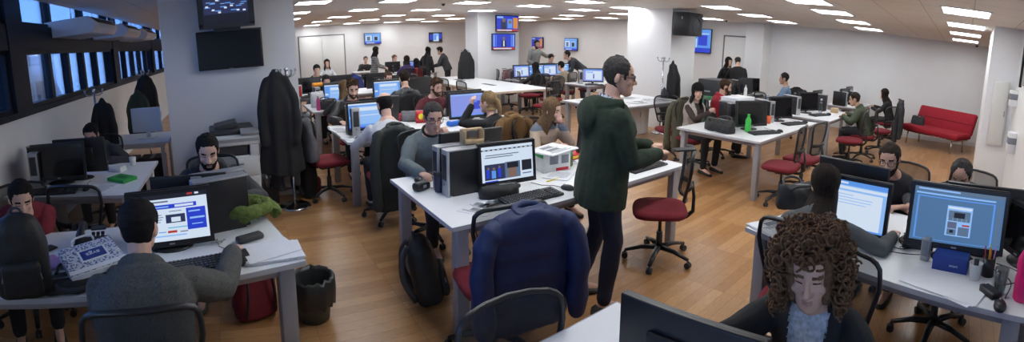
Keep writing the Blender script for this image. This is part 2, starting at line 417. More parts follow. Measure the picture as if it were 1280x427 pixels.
def make_desk(W, D, leg='g', style=0, z=.74):
    def f():
        t = thing('desk', '', 'desk')
        mb = MB(); mb.box((0, 0, z-.0125), (W-.004, D-.004, .025), bev=.003); tp = mb.build('tabletop', M_top, t)
        mb = MB()
        for sy in (-1, 1): mb.box((0, sy*(D/2-.001), z-.0125), (W, .003, .026))
        for sx in (-1, 1): mb.box((sx*(W/2-.001), 0, z-.0125), (.003, D, .026))
        mb.build('edge_band', M_edge, tp)
        lm = M_leg if leg == 'g' else M_legw
        lw = .085 if style == 0 else .05
        for sx in (-1, 1):
            for sy in (-1, 1):
                mb = MB(); mb.box((sx*(W/2-.09), sy*(D/2-.07), (z-.025)/2), (lw, lw*.75, z-.025), bev=.006)
                mb.build('leg', lm, t)
        for sy in (-1, 1):
            mb = MB(); mb.box((0, sy*(D/2-.07), z-.055), (W-.2, .035, .05), bev=.004); mb.build('rail', lm, t)
        for sx in (-1, 1):
            mb = MB(); mb.box((sx*(W/2-.09), 0, z-.055), (.035, D-.18, .05), bev=.004); mb.build('end_rail', lm, t)
        if W > 1.3:
            mb = MB(); mb.box((0, 0, z-.14), (W*.6, .16, .006)); mb.box((0, -.08, z-.115), (W*.6, .004, .05)); mb.box((0, .08, z-.115), (W*.6, .004, .05)); mb.build('cable_tray', lm, t)
        return t
    return f
def desk(label, x0, x1, y0, y1, rz=0., leg='g', style=0, group='white office desks'):
    W, D = x1-x0, y1-y0
    return inst('desk%.2f_%.2f%s%d' % (W, D, leg, style), make_desk(W, D, leg, style), label, ((x0+x1)/2, (y0+y1)/2, 0), rz, group)

def back_pt(u, v):
    """point on the curved mesh back: u across -1..1, v bottom 0..top 1"""
    wd = lerp(.15, .225, min(1, v*1.5)) if v < .66 else .225-.02*((v-.66)/.34)**2
    z = .56+v*.46
    y = -.215-.05*v**1.4+.045*u*u-.035*math.sin(v*PI)*.5
    return Vector((u*wd, y, z))
def make_chair():
    t = thing('office_chair', '', 'office chair')
    # seat cushion, rounded waterfall front
    mb = MB(); n = 28; rings = []
    for z, k in ((.435, .86), (.44, .95), (.462, 1.), (.485, .97), (.497, .86), (.5, .5)):
        ring = []
        for j in range(n):
            a = 2*PI*j/n; c, s = math.cos(a), math.sin(a)
            x = .245*k*math.copysign(abs(c)**.55, c); y = .24*k*math.copysign(abs(s)**.6, s)
            ring.append((x, y+.01, z-.012*max(0, s)**3))
        rings.append(ring)
    mb.rings(rings); mb.build('seat', M_red, t)
    mb = MB(); mb.box((0, 0, .42), (.3, .32, .03), bev=.012); mb.box((0, -.02, .395), (.14, .2, .05), bev=.015); mb.build('seat_mechanism', M_blk2, t)
    # backrest: outer frame loop, mesh, lumbar
    loop = []
    for k in range(9): loop.append(back_pt(-1, .08+.8*k/8))
    for k in range(7): loop.append(back_pt(math.sin(-PI/2+PI*k/6)*.93, .93+.06*math.cos(-PI/2+PI*k/6)))
    for k in range(9): loop.append(back_pt(1, .88-.8*k/8))
    for k in range(5): loop.append(back_pt(.8-1.6*k/4, .02))
    mb = MB(); mb.tube(loop, .015, 8, closed=True, flat=.8); fr = mb.build('backrest_frame', M_blk, t)
    mb = MB(); mb.grid(lambda a, b: back_pt((a*2-1)*(.97 if b < .9 else .97-.6*(b-.9)), .03+.93*b), 10, 12); mb.build('mesh_panel', M_mesh, fr)
    mb = MB(); mb.tube([back_pt(-.95, .3)+Vector((0, -.01, 0)), back_pt(-.4, .3)+Vector((0, -.02, 0)), back_pt(.4, .3)+Vector((0, -.02, 0)), back_pt(.95, .3)+Vector((0, -.01, 0))], .014, 8, flat=1.6); mb.build('lumbar_bar', M_blk, fr)
    mb = MB(); mb.tube([(0, -.1, .4), (0, -.23, .4), (0, -.285, .45), (0, -.285, .58), (0, -.265, .72)], [.03, .03, .03, .026, .018], 8, flat=.6); mb.build('back_support', M_blk, t)
    mb = MB(); mb.cyl((0, 0, .11), (0, 0, .26), .028); mb.cyl((0, 0, .26), (0, 0, .4), .016); mb.build('gas_column', M_blk2, t)
    for k in range(5):
        a = 2*PI*k/5+.3; c, s = math.cos(a), math.sin(a)
        mb = MB(); mb.tube([(c*.03, s*.03, .115), (c*.16, s*.16, .11), (c*.3, s*.3, .075)], [.03, .024, .017], 8, flat=.75, up=(0, 0, 1)); lg = mb.build('base_leg', M_blk, t)
        mb = MB()
        for q in (-.013, .013):
            p = Vector((c*.3, s*.3, .028)); tdir = Vector((-s, c, 0))
            mb.cyl(p+tdir*(q-.009), p+tdir*(q+.009), .027, n=12)
        mb.cyl((c*.3, s*.3, .03), (c*.3, s*.3, .07), .009); mb.build('caster', M_blk2, lg)
    return t
CH_N = [0]
def chair(label, x, y, rz=0., group='red office chairs'):
    return inst('chair', make_chair, label, (x, y, 0), rz, group, .95)

# screen contents: rectangles (x0,y0,x1,y1 in 0..1, colour index)
E_wht = emat('screen_white', (.72, .84, 1.), .85); E_blue = emat('screen_blue', (.02, .05, .62), .9); E_sky = emat('screen_sky', (.12, .34, .9), .85)
E_lt = emat('screen_light_blue', (.30, .55, 1.), .85); E_dk = emat('screen_dark', (.012, .014, .03), .6); E_pic = emat('screen_photo', (.03, .04, .12), .7)
E_red = emat('screen_red', (.6, .05, .04), .7); E_skin = emat('screen_face', (.28, .17, .13), .7); E_gry = emat('screen_grey', (.16, .26, .42), .6); E_per = emat('screen_periwinkle', (.25, .32, .85), .85)
E_slate = emat('screen_slate', (.09, .21, .42), .75); E_txt = emat('screen_text', (.16, .2, .34), .6); E_org = emat('screen_orange', (.8, .3, .05), .8); E_cya = emat('screen_cyan', (.1, .5, .85), .8)
SC = {
 'web': (E_wht, [(0, .9, 1, 1, E_dk), (.04, .93, .2, .97, E_gry), (.75, .94, .82, .98, E_red), (.85, .94, .9, .98, E_wht), (.28, .83, .5, .86, E_txt), (.0, .69, .86, .78, E_blue), (.58, .71, .82, .76, E_wht), (.1, .72, .24, .745, E_lt), (.32, .72, .5, .745, E_lt),
   (.72, .2, .97, .66, E_blue), (.75, .57, .9, .6, E_lt), (.76, .42, .95, .46, E_lt), (.78, .3, .92, .32, E_lt), (.45, .38, .7, .56, E_pic), (.52, .4, .64, .5, E_wht), (.47, .27, .72, .29, E_cya), (.1, .56, .4, .575, E_txt), (.1, .51, .42, .525, E_txt), (.1, .46, .4, .475, E_txt), (.1, .41, .38, .425, E_txt), (.5, .62, .66, .635, E_txt),
   (.08, .26, .2, .28, E_dk), (.18, .18, .3, .24, E_cya), (.46, .17, .58, .22, E_red), (.34, .19, .44, .21, E_sky), (.62, .17, .72, .19, E_txt), (.04, .1, .7, .13, E_lt)]),
 'news': (E_wht, [(0, .88, 1, .92, E_dk)]+[(.03+.09*k, .89, .08+.09*k, .91, E_wht) for k in range(11)]+[(.08, .74, .72, .765, E_txt), (.06, .68, .6, .705, E_txt), (.05, .06, .44, .5, E_pic), (.44, .06, .74, .52, E_gry), (.5, .08, .66, .38, E_skin), (.48, .34, .7, .5, E_dk), (.77, .22, .97, .52, E_dk),
   (.08, .12, .14, .36, E_blue), (.18, .1, .26, .32, E_sky), (.3, .12, .36, .38, E_blue), (.1, .36, .14, .42, E_skin), (.2, .34, .25, .4, E_skin), (.31, .38, .35, .44, E_skin), (.05, .0, .3, .035, E_blue), (.78, .12, .96, .15, E_txt)]),
 'doc': (E_lt, [(0, .9, 1, 1, E_sky), (.03, .93, .4, .97, E_wht), (0, .82, 1, .88, E_wht), (.06, .0, .94, .78, E_wht), (.12, .7, .5, .715, E_lt), (.12, .64, .8, .655, E_lt), (.12, .58, .78, .595, E_lt), (.12, .52, .7, .535, E_lt), (0, 0, 1, .04, E_sky)]),
 'layout': (E_slate, [(0, .93, 1, 1, E_gry), (.02, .87, .9, .9, E_lt), (.04, .95, .5, .98, E_lt), (.04, .04, .9, .84, E_sky), (.06, .05, .88, .82, E_slate), (.06, .5, .08, .8, E_gry), (.38, .16, .66, .72, E_lt), (.39, .66, .65, .7, E_wht), (.4, .44, .64, .63, E_gry), (.46, .5, .58, .6, E_dk), (.4, .3, .5, .42, E_txt), (.56, .36, .64, .39, E_red), (.52, .18, .64, .34, E_gry), (.4, .18, .5, .29, E_gry), (.43, .22, .47, .27, E_dk)]+[(.4+.05*k, .44, .402+.05*k, .5, E_wht) for k in range(5)]+[(.93, .1, .97, .8, E_gry)]),
 'blue': (E_per, [(.64, .28, .9, .66, E_blue), (.02, .93, .98, .98, E_lt), (.0, .0, 1, .05, E_sky), (.67, .6, .8, .63, E_lt)]),
 'window': (E_sky, [(.0, .94, 1, 1, E_wht), (.18, .16, .92, .88, E_lt), (.22, .7, .86, .84, E_wht), (.02, .4, .13, .5, E_wht), (.0, .0, 1, .05, E_blue), (.24, .5, .8, .53, E_wht)]),
 'pale': (E_per, [(.12, .1, .94, .86, E_wht), (.16, .68, .5, .8, E_lt), (.0, .92, 1, 1, E_sky), (.5, .2, .56, .6, E_blue)]),
 'off': (mat('screen_off', (.006, .006, .008), .12, var=0), []),
 'tvnews': (E_blue, [(.0, .0, 1, .12, E_red), (.03, .02, .7, .09, E_wht), (.2, .12, .45, .7, E_pic), (.26, .6, .4, .85, E_skin), (.5, .2, .72, .8, E_sky), (.76, .18, .98, .9, E_org), (.55, .5, .68, .7, E_skin), (.02, .85, .3, .97, E_lt)]),
 'tvanchor': (E_blue, [(.0, .0, 1, .14, E_red), (.05, .03, .85, .1, E_wht), (.4, .14, .6, .6, E_dk), (.45, .6, .55, .82, E_skin), (.04, .2, .09, .95, E_lt), (.14, .2, .17, .95, E_sky), (.82, .2, .86, .95, E_sky), (.9, .2, .96, .95, E_lt), (.47, .2, .53, .58, E_wht)]),
 'tvdual': (E_sky, [(.06, .28, .44, .8, E_wht), (.52, .28, .9, .8, E_lt), (.14, .32, .34, .7, E_gry), (.6, .32, .8, .66, E_dk), (.0, .0, 1, .16, E_blue), (.1, .05, .6, .12, E_wht), (.02, .88, .98, .95, E_lt)]),
 'tvstudio': (E_dk, [(.3, .1, .75, .92, E_lt), (.36, .2, .55, .8, E_sky), (.56, .15, .7, .6, E_wht), (.0, .2, .25, .8, E_blue), (.78, .3, .98, .9, E_blue), (.3, .04, .74, .12, E_wht)]),
 'tvtall': (E_sky, [(.0, .0, 1, .2, E_blue), (.05, .06, .5, .14, E_red), (.0, .2, .3, .95, E_dk), (.55, .2, .58, .6, E_wht), (.45, .8, .95, .83, E_wht), (.62, .3, .9, .75, E_blue)]),
}
def screen_mesh(kind, w, h):
    base, rects = SC[kind]; mats = [base]; mb = MB()
    mb.box((0, .0006, 0), (w, .0012, h))
    for k, (x0, y0, x1, y1, m) in enumerate(rects):
        if m not in mats: mats.append(m)
        yy = -.0008-.00012*k
        f = lambda x, y: (-w/2+x*w, yy, -h/2+y*h)
        mb.quad(f(x0, y0), f(x1, y0), f(x1, y1), f(x0, y1), mats.index(m))
    return mb, mats
M_logo = mat('logo_grey', (.35, .35, .36), .4, var=0)
def make_monitor(kind, w=.48, h=.285, tilt=6, zc=.33, frame=None, wide=True):
    def f():
        t = thing('monitor', '', 'monitor')
        hd = bpy.data.objects.new('screen_head', None)
        Mt = Matrix.Rotation(R(-tilt), 3, 'X'); C = Vector((0, 0, zc))
        fm = frame or M_blk
        b = .022
        mb = MB(); mb.box(C+Mt @ Vector((0, .022, 0)), (w+2*b, .026, h+2*b+.012), rot=Mt, bev=.006); mb.box(C+Mt @ Vector((0, .045, -.01)), (w*.6, .03, h*.62), rot=Mt, bev=.012)
        for sx, sz, dx, dz in ((0, h/2+b/2, w+2*b, b), (0, -h/2-b/2-.004, w+2*b, b+.01), (-w/2-b/2, 0, b, h), (w/2+b/2, 0, b, h)): mb.box(C+Mt @ Vector((sx, .003, sz)), (dx, .014, dz), rot=Mt)
        ho = mb.build('housing', fm, t)
        mb, ms = screen_mesh(kind, w, h); o = mb.build('screen', ms, ho); o.location = C+Mt @ Vector((0, 0, 0)); o.rotation_euler = (R(-tilt), 0, 0)
        mb = MB(); mb.box(C+Mt @ Vector((0, -.005, -h/2-b/2-.004)), (.03, .002, .009), rot=Mt); mb.build('emblem', M_logo, ho); mb = MB(); mb.box(C+Mt @ Vector((0, .0615, .03)), (.035, .002, .02), rot=Mt); mb.build('rear_emblem', M_logo, ho)
        mb = MB(); mb.tube([(0, .06, .012), (0, .075, .12), (0, .065, zc-.03)], [.03, .024, .024], 8, flat=.5, up=(0, 1, 0)); mb.build('neck', fm, t)
        mb = MB(); n = 24
        mb.rings([[(math.cos(2*PI*j/n)*.125*k, .05+math.sin(2*PI*j/n)*.095*k, z) for j in range(n)] for z, k in ((0, 1), (.008, 1), (.016, .8), (.02, .25))]); mb.build('stand_base', fm, t)
        return t
    return f
def monitor(label, x, y, rz, kind='off', z=.74, group=None, w=.48, h=.285, tilt=6, zc=.33):
    return inst('mon%s%.2f%.2f%d%.2f' % (kind, w, h, tilt, zc), make_monitor(kind, w, h, tilt, zc), label, (x, y, z), rz, group)
def make_pc():
    t = thing('computer_tower', '', 'computer')
    mb = MB(); mb.box((0, .0, .185), (.1, .36, .345), bev=.004); mb.build('casing', M_blk, t)
    mb = MB(); mb.box((0, -.19, .185), (.105, .022, .37), bev=.005); mb.box((0, .0, .364), (.106, .38, .013), bev=.004); fp = mb.build('silver_shell', M_silver, t)
    mb = MB(); mb.box((0, -.2022, .23), (.075, .003, .2), bev=.001); mb.build('drive_bay', M_blk2, fp)
    mb = MB(); mb.cyl((0, -.2, .1), (0, -.205, .1), .012); mb.build('power_button', M_steel, fp)
    for sx in (-1, 1):
        mb = MB(); mb.box((sx*.03, .0, .0065), (.025, .3, .013)); mb.build('foot', M_blk2, t)
    return t
def pc(label, x, y, rz=0., group=None, z=.74): return inst('pc', make_pc, label, (x, y, z), rz, group, .88)
def make_keyboard():
    t = thing('keyboard', '', 'keyboard')
    mb = MB(); mb.box((0, 0, .011), (.45, .155, .018), rot=(R(3), 0, 0), bev=.006); mb.build('keyboard_body', M_blk, t)
    mb = MB()
    for r in range(6):
        n = 15
        for k in range(n):
            if r == 0 and 3 < k < 10:
                if k == 6: mb.box((-.205+.0215*k, -.06+.0222*r, .022), (.12, .017, .008))
                continue
            mb.box((-.205+.0215*k+(.006 if k > 11 else 0), -.058+.0222*r, .021+.0012*r), (.0175, .0175, .009), taper=.85)
        for k in range(3): mb.box((.142+.0205*k, -.058+.0222*r, .021+.0012*r), (.0165, .0175, .009), taper=.85) if r < 5 else None
    o = mb.build('keys', M_key, t); o['kind'] = 'stuff'
    return t
def keyboard(label, x, y, rz=0., group=None): return inst('kb', make_keyboard, label, (x, y, .741), rz, group)
def make_mouse():
    t = thing('computer_mouse', '', 'mouse')
    mb = MB(); n = 16
    mb.rings([[(math.cos(2*PI*j/n)*.031*k, math.sin(2*PI*j/n)*.054*k-.004*q, z) for j in range(n)] for z, k, q in ((0, .9, 0), (.006, 1, 0), (.018, .96, 0), (.029, .75, 1), (.035, .4, 2), (.036, .1, 2))]); b = mb.build('mouse_shell', M_blk, t)
    mb = MB(); mb.cyl((-.004, .026, .03), (.004, .026, .03), .008, n=10); mb.build('scroll_wheel', M_silver, t)
    mb = MB(); mb.tube([(0, .05, .008), (.01, .12, .005), (-.03, .2, .004), (-.02, .3, .004)], .0022, 6); mb.build('cord', M_cable, t)
    return t
def mouse(label, x, y, rz=0., group=None): return inst('mouse', make_mouse, label, (x, y, .741), rz, group)
def make_phone():
    t = thing('desk_phone', '', 'telephone')
    mb = MB(); mb.prism([(-.1, 0), (.1, 0), (.1, .02), (-.08, .085), (-.1, .075)], -.09, .09, M=Matrix(((0, 0, 1), (1, 0, 0), (0, 1, 0)))); b = mb.build('phone_base', M_blk2, t)
    mb = MB(); mb.tube([(-.055, -.115, .075), (-.055, -.085, .1), (-.055, 0, .115), (-.055, .09, .1), (-.055, .115, .08)], [.026, .028, .018, .028, .026], 10); hs = mb.build('handset', M_blk, t)
    mb = MB()
    for r in range(4):
        for k in range(3): mb.box((.01+.028*k, -.065+.028*r, .042+.009*r), (.02, .02, .012))
    mb.box((.04, .065, .083), (.09, .035, .008), rot=(R(16), 0, 0)); mb.build('keypad', M_key, b)
    mb = MB(); mb.tube([(-.055+.012*math.cos(k*1.2), -.12-.05*math.sin(k/60*PI), .03+.012*math.sin(k*1.2)+.03*abs(k-30)/30) if False else (-.055-.05*math.sin(k/60*PI)+.01*math.cos(k*1.3), -.12+.2*k/60, .014+.01*math.sin(k*1.3)) for k in range(61)], .0025, 5); mb.build('cord', M_cable, hs)
    return t
def desk_phone(label, x, y, rz=0., group=None): return inst('phone', make_phone, label, (x, y, .741), rz, group)

def soft_mesh(mb, name, mats, vox=.012, amp=.006, freq=9., smooth=3, seed=0, keepmat=False):
    """fuse the shapes of mb into one continuous skin and wrinkle it like cloth"""
    me = mb.mesh(name+'_raw', mats)
    o = bpy.data.objects.new('tmp', me); COL.objects.link(o)
    md = o.modifiers.new('r', 'REMESH'); md.mode = 'VOXEL'; md.voxel_size = vox; md.use_smooth_shade = True
    if smooth:
        m2 = o.modifiers.new('s', 'SMOOTH'); m2.factor = .5; m2.iterations = smooth
    dg = bpy.context.evaluated_depsgraph_get()
    out = bpy.data.meshes.new_from_object(o.evaluated_get(dg)); out.name = name
    bpy.data.objects.remove(o); bpy.data.meshes.remove(me)
    if amp:
        off = Vector((seed*3.1, seed*1.7, seed*.9))
        out.calc_loop_triangles() if False else None
        ns = [v.normal.copy() for v in out.vertices]
        for v, n in zip(out.vertices, ns):
            p = v.co+off
            d = noise.noise(p*freq)*amp+noise.noise(Vector((p.x*freq*2.2, p.y*freq*2.2, p.z*freq*.9)))*amp*.6
            v.co += n*d
    out.materials.clear()
    for m in (mats if isinstance(mats, (list, tuple)) else [mats]): out.materials.append(m)
    out.polygons.foreach_set('use_smooth', [True]*len(out.polygons)); out.update()
    return out
def soft(mb, name, mats, parent=None, **k):
    o = bpy.data.objects.new(name, soft_mesh(mb, name, mats, **k)); COL.objects.link(o)
    if parent: o.parent = parent
    return o
# ------------------------------------------------------------------ desks
G_D = 'white office desks'
def rdesk(label, cx, cyy, W, D, rz, leg='g', style=0):
    return inst('desk%.2f_%.2f%s%d' % (W, D, leg, style), make_desk(W, D, leg, style), label, (cx, cyy, 0), rz, G_D)
desk('long white double desk in the middle, green-hooded man standing at it', 1.12, 3.38, 2.24, 3.30)
desk('white double desk at which the white-shirted bald man sits', 1.15, 3.52, 4.75, 5.85)
desk('white double desk with a pink bottle on its near corner', 1.20, 3.60, 7.2, 8.25)
desk('white desk with dark monitors standing before the flush double door', 1.2, 3.7, 9.3, 10.4)
desk('white desk by the window wall with a green folder on it', -2.06, -.86, 3.52, 4.68, leg='w')
desk('small white desk squeezed between window wall and wide pillar', -1.95, -.9, 5.75, 6.55, leg='w', style=1)
LA = R(13); Le = Vector((math.cos(LA), math.sin(LA), 0)); Ln = Vector((-math.sin(LA), math.cos(LA), 0)); LC = Vector((.28, 2.17, 0))-Le*1.02+Ln*.44
rdesk('white desk of the grey-suited man with papers and a green scarf', LC.x, LC.y, 2.04, .88, LA)
RA = R(-105); Re = Vector((math.cos(RA), math.sin(RA), 0)); Rn = Vector((-math.sin(RA), math.cos(RA), 0)); RC = Vector((2.42, 1.15, 0))+Re*.82+Rn*.5
rdesk('white desk with the pink bottle and newspaper page monitor', RC.x, RC.y, 1.64, 1.0, RA)
desk('white desk corner with black monitor back at the bottom edge', .12, 1.33, -.35, 1.18)
desk('white double desk with a green bottle and black bag on it', 4.85, 7.0, 2.2, 3.4)
desk('white desk of the man in the olive jacket', 7.35, 8.95, 2.1, 3.1)
desk('white desk by the long wall where the dark-haired woman sits', 9.95, 11.35, 2.2, 3.0)
desk('white desk in front of the standing man in black', 9.2, 10.3, 4.55, 5.3)
desk('tall white table strewn with newspapers beside the green-hooded man', 5.3, 7.25, 4.97, 6.2)
desk('white desk with a small screen behind the newspaper table', 7.5, 9.0, 7.85, 8.75)
desk('white desk with glowing monitors before the right far wall', 6.85, 8.9, 9.75, 10.7)
desk('white desk far back on which a woman in purple works', 4.75, 6.6, 14.0, 15.0)
desk('small white desk below the far left television', 4.25, 5.15, 15.9, 16.6)
def make_meeting():
    t = thing('meeting_table', '', 'table')
    mb = MB(); mb.box((0, 0, .722), (1.5, 4.1, .036), bev=.004); tp = mb.build('tabletop', M_top, t)
    M_w = mat('pale_wood_edge', (.62, .52, .40), .5, var=.1, vscale=30)
    mb = MB()
    for sx in (-1, 1): mb.box((sx*.75, 0, .72), (.006, 4.1, .042))
    for sy in (-1, 1): mb.box((0, sy*2.05, .72), (1.5, .006, .042))
    mb.build('wood_edge', M_w, tp)
    for sx in (-1, 1):
        for sy in (-1, 0, 1): mb = MB(); mb.box((sx*.64, sy*1.92, .352), (.05, .05, .704), bev=.004); mb.build('leg', M_legw, t)
    for sx in (-1, 1): mb = MB(); mb.box((sx*.64, 0, .68), (.03, 3.9, .045)); mb.build('rail', M_legw, t)
    mb = MB(); mb.box((0, -.6, .743), (.12, .5, .006), bev=.002); mb.build('cable_port', M_blk2, tp); mb = MB(); mb.box((0, .9, .743), (.12, .5, .006), bev=.002); mb.build('cable_port', M_blk2, tp)
    return t
inst('meeting', make_meeting, 'long white meeting table with pale wooden edge and chairs around', (5.68, 9.9, 0), 0)

# ------------------------------------------------------------------ chairs nobody sits on (people bring their own, see below)
chair('mesh office chair in the foreground beside the white desk corner', .83, 1.02, R(176)).scale = (.95, .95, .885)
chair('red-seated office chair under the blue puffer jacket', 1.33, 2.1, R(-10))
chair('red-seated mesh chair turned sideways right of the standing green-hooded man', 2.98, 2.2, R(42))
chair('red mesh chair nearest the camera at the green bottle desk', 5.1, 2.0, R(8))
chair('red mesh chair second along the green bottle desk', 5.66, 1.94, R(-6))
chair('red mesh chair facing the olive-jacketed man\'s desk, left one', 7.55, 1.78, R(10))
chair('red-seated mesh chair with a red backpack behind it', 1.02, 5.25, R(-84))
chair('empty mesh chair at the window desk with the green folder', -1.2, 3.28, R(-4))
chair('mesh chair cut by the lower right corner below the mouse', 1.62, -.12, R(-78))
chair('mesh chair with black jacket under the newspaper page monitor desk', 3.02, .0, R(80))
for k, (yy, nm) in enumerate(((8.3, 'nearest'), (9.1, 'second nearest'), (9.95, 'third nearest'), (10.8, 'farthest'))):
    chair('meeting chair, %s on the long left side of the wooden-edged table' % nm, 4.62, yy, R(-90), 'chairs along the left side of the meeting table')
for k, (yy, nm) in enumerate(((8.25, 'nearest'), (9.1, 'second nearest'), (10.0, 'third nearest'), (11.0, 'farthest'))):
    chair('meeting chair, %s on the right side of the wooden-edged table' % nm, 6.72, yy, R(90), 'chairs along the right side of the meeting table')
chair('meeting chair at the near short end of the wooden-edged table', 5.95, 7.5, R(12))
chair('red mesh chair by the long wall between olive jacket and red sofa', 9.1, 1.55, R(-20))
chair('mesh chair standing behind the man in the blue shirt', 8.3, 4.05, R(60))
chair('mesh chair with black jacket at the long wall behind blue shirt man', 9.9, 3.75, R(100))
chair('mesh chair at the small far desk beside the black coat on pillar', 6.95, 13.2, R(20))
chair('mesh chair facing the dark monitors before the double door', 1.75, 8.9, R(0))
chair('mesh chair with blue jacket before the flush double door', 2.9, 10.95, R(180))
chair('mesh chair at the right far wall desk beside bending man', 9.0, 9.45, R(20))
chair('red mesh chair half under the desk with the small far screen', 8.0, 7.5, R(5))
chair('mesh chair on the far side of the green bottle desk by red jacket', 5.95, 4.3, R(150))

# ------------------------------------------------------------------ workstations
def station(who, x, y, rz, kind='off', kb=True, pcx=None, look=None, ms=True, zc=.22, mz=0., w=.48, h=.285, tilt=6):
    """monitor, keyboard, mouse and tower of one place; the user sits at the local -Y side"""
    Mr = Matrix.Rotation(rz, 3, 'Z')
    P = lambda a, b: Vector((x, y, 0))+Mr @ Vector((a, b, 0))
    look = look or {'off': 'dark', 'blue': 'blue', 'window': 'bright', 'pale': 'pale', 'doc': 'light blue'}.get(kind, 'lit')
    monitor('%s monitor %s' % (look, who), x, y, rz+mz, kind, group='monitors on the desks', zc=zc, w=w, h=h, tilt=tilt)
    if kb: q = P(.0, -.27); keyboard('black keyboard %s' % who, q.x, q.y, rz, 'keyboards on the desks')
    if ms and kb: q = P(.3, -.25); mouse('black mouse %s' % who, q.x, q.y, rz, 'mice on the desks')
    if pcx is not None: q = P(pcx[0], pcx[1]); pc('black silver computer tower %s' % who, q.x, q.y, rz+(pcx[2] if len(pcx) > 2 else 0), 'computer towers on the desks')
# middle desk
monitor('black monitor showing a news page with faces on the middle desk', 1.78, 2.66, R(-6), 'news', zc=.195, w=.41, h=.25)
keyboard('black keyboard in front of the news page monitor', 1.80, 2.40, R(0), 'keyboards on the desks')
mouse('black mouse right of the keyboard at the news page monitor', 2.12, 2.40, R(20), 'mice on the desks')
monitor('monitor with its black back turned, before grey-sweater man', 1.66, 3.0, R(180), 'blue', zc=.225)
mouse('black mouse under the hand of the grey-sweater man', 1.29, 3.13, R(180), 'mice on the desks')
keyboard('black keyboard hidden behind towers before the grey-sweater man', 1.62, 3.2, R(180), 'keyboards on the desks')
pc('silver-edged computer tower, rear one of two on middle desk', 1.49, 2.88, R(-90), 'twin towers on the middle desk')
pc('silver-edged computer tower, front one of two on middle desk', 1.50, 2.75, R(-90), 'twin towers on the middle desk')
station('before the woman in the striped sweater', 3.02, 2.98, R(176), 'blue', look='black-backed')
keyboard('black keyboard on the middle desk right of the green-hooded man', 3.02, 2.42, R(0), 'keyboards on the desks')
# second desk
station('before the white-shirted bald man', 1.50, 5.10, R(0), 'window', pcx=(-.18, .08))
station('before the man in the leather jacket', 1.72, 5.42, R(180), 'blue', look='black-backed')
station('before the woman with the brown jacket', 2.86, 5.22, R(0), 'blue', pcx=(.33, .06))
station('before the man in the dark red sweater', 2.95, 5.5, R(180), 'blue', look='black-backed')
# third desk
station('beside the pink bottle on the third desk', 1.75, 7.72, R(-4), 'window')
station('before the man with the patterned shirt', 2.62, 7.68, R(0), 'window')
station('before the dark woman behind the patterned shirt man', 2.75, 7.9, R(180), 'blue', kb=False, look='black-backed')
station('before the man with the orange pouch', 1.72, 8.0, R(180), 'blue', kb=False, look='black-backed')
station('on the right end of the third desk', 3.25, 7.75, R(0), 'off', kb=False)
# fourth desk
station('left on the desk before the double door', 1.55, 9.62, R(0), 'off', pcx=(.3, .1))
station('in the middle of the desk before the double door', 2.25, 9.75, R(180), 'blue', look='black-backed', kb=False)
station('right on the desk before the double door', 3.1, 9.7, R(180), 'blue', look='black-backed', pcx=(-.3, .0), kb=False)
# window desk
station('at the empty chair of the window desk', -1.66, 3.92, R(6), 'off', pcx=(-.22, .1))
station('before the bearded man at the window', -1.52, 4.18, R(180), 'blue', look='black-backed', kb=False)
pc('black computer tower against the wall on the window desk', -1.95, 4.25, R(90), 'computer towers on the desks')
# suit man's desk
def LP(a, b): return Vector((.28, 2.17, 0))-Le*a+Ln*b      # a: metres from the right end, b: from the front edge
q = LP(.62, .42); monitor('lit monitor showing a web page before the grey-suited man', q.x, q.y, LA+R(-2), 'web', zc=.185, w=.43, h=.26)
q = LP(.46, .74); monitor('black monitor back before the smiling bearded man', q.x, q.y, R(180), 'blue', zc=.18, w=.43, h=.26)
q = LP(.29, .60); pc('computer tower with silver rim behind the web page monitor', q.x, q.y, LA+R(-84), 'towers on the suited man\'s desk')
q = LP(.28, .73); pc('computer tower with silver rim beside the green scarf', q.x, q.y, LA+R(-84), 'towers on the suited man\'s desk')
q = LP(.47, .15); keyboard('black keyboard beside the suited man\'s hand', q.x, q.y, LA+R(2), 'keyboards on the desks')
q = LP(.345, .16); mouse('dark mouse under the suited man\'s right hand', .28-.345*Le.x+Ln.x*.14, q.y, LA, 'mice on the desks')
q = LP(1.08, .6); desk_phone('black desk phone left of the suited man\'s head', q.x, q.y, LA, 'desk phones')
# right desk
def RP(a, b): return Vector((2.42, 1.15, 0))+Re*a+Rn*b      # a: metres from the left end, b: from the near edge
q = RP(.52, .34); monitor('lit monitor with a blue document, before the straight-haired woman', q.x, q.y, RA+R(10), 'doc', zc=.205, w=.41, h=.28)
q = RP(.38, .60); monitor('tall black monitor back before the man in black T-shirt', q.x, q.y, RA+R(186), 'blue', zc=.25, w=.44, h=.27)
q = RP(1.14, .42); monitor('large monitor showing a blue newspaper page layout', q.x, q.y, RA+R(14), 'layout', zc=.255, w=.51, h=.30)
q = RP(1.24, .72); monitor('black monitor back hiding the balding man\'s face', q.x, q.y, RA+R(196), 'blue', zc=.245, w=.46, h=.27)
q = RP(.88, .56); desk_phone('black desk phone between the two lit monitors on the right', q.x, q.y, RA+R(20), 'desk phones')
q = RP(.42, .13); keyboard('black keyboard under the straight-haired woman\'s hands', q.x, q.y, RA, 'keyboards on the desks')
q = RP(1.05, .72); keyboard('black keyboard behind the newspaper page monitor', q.x, q.y, RA+R(180), 'keyboards on the desks')
q = RP(.80, .72); mouse('black mouse in the hand of the balding man', q.x, q.y, RA+R(180), 'mice on the desks')
q = RP(1.49, .04); mouse('black mouse on the right corner below the pink bottle', q.x, q.y, RA+R(10), 'mice on the desks')
q = RP(1.5, .62); monitor('dark monitor edge-on behind the pink bottle', q.x-.02, q.y+.02, RA-R(48), 'off', zc=.2, w=.40, h=.25)
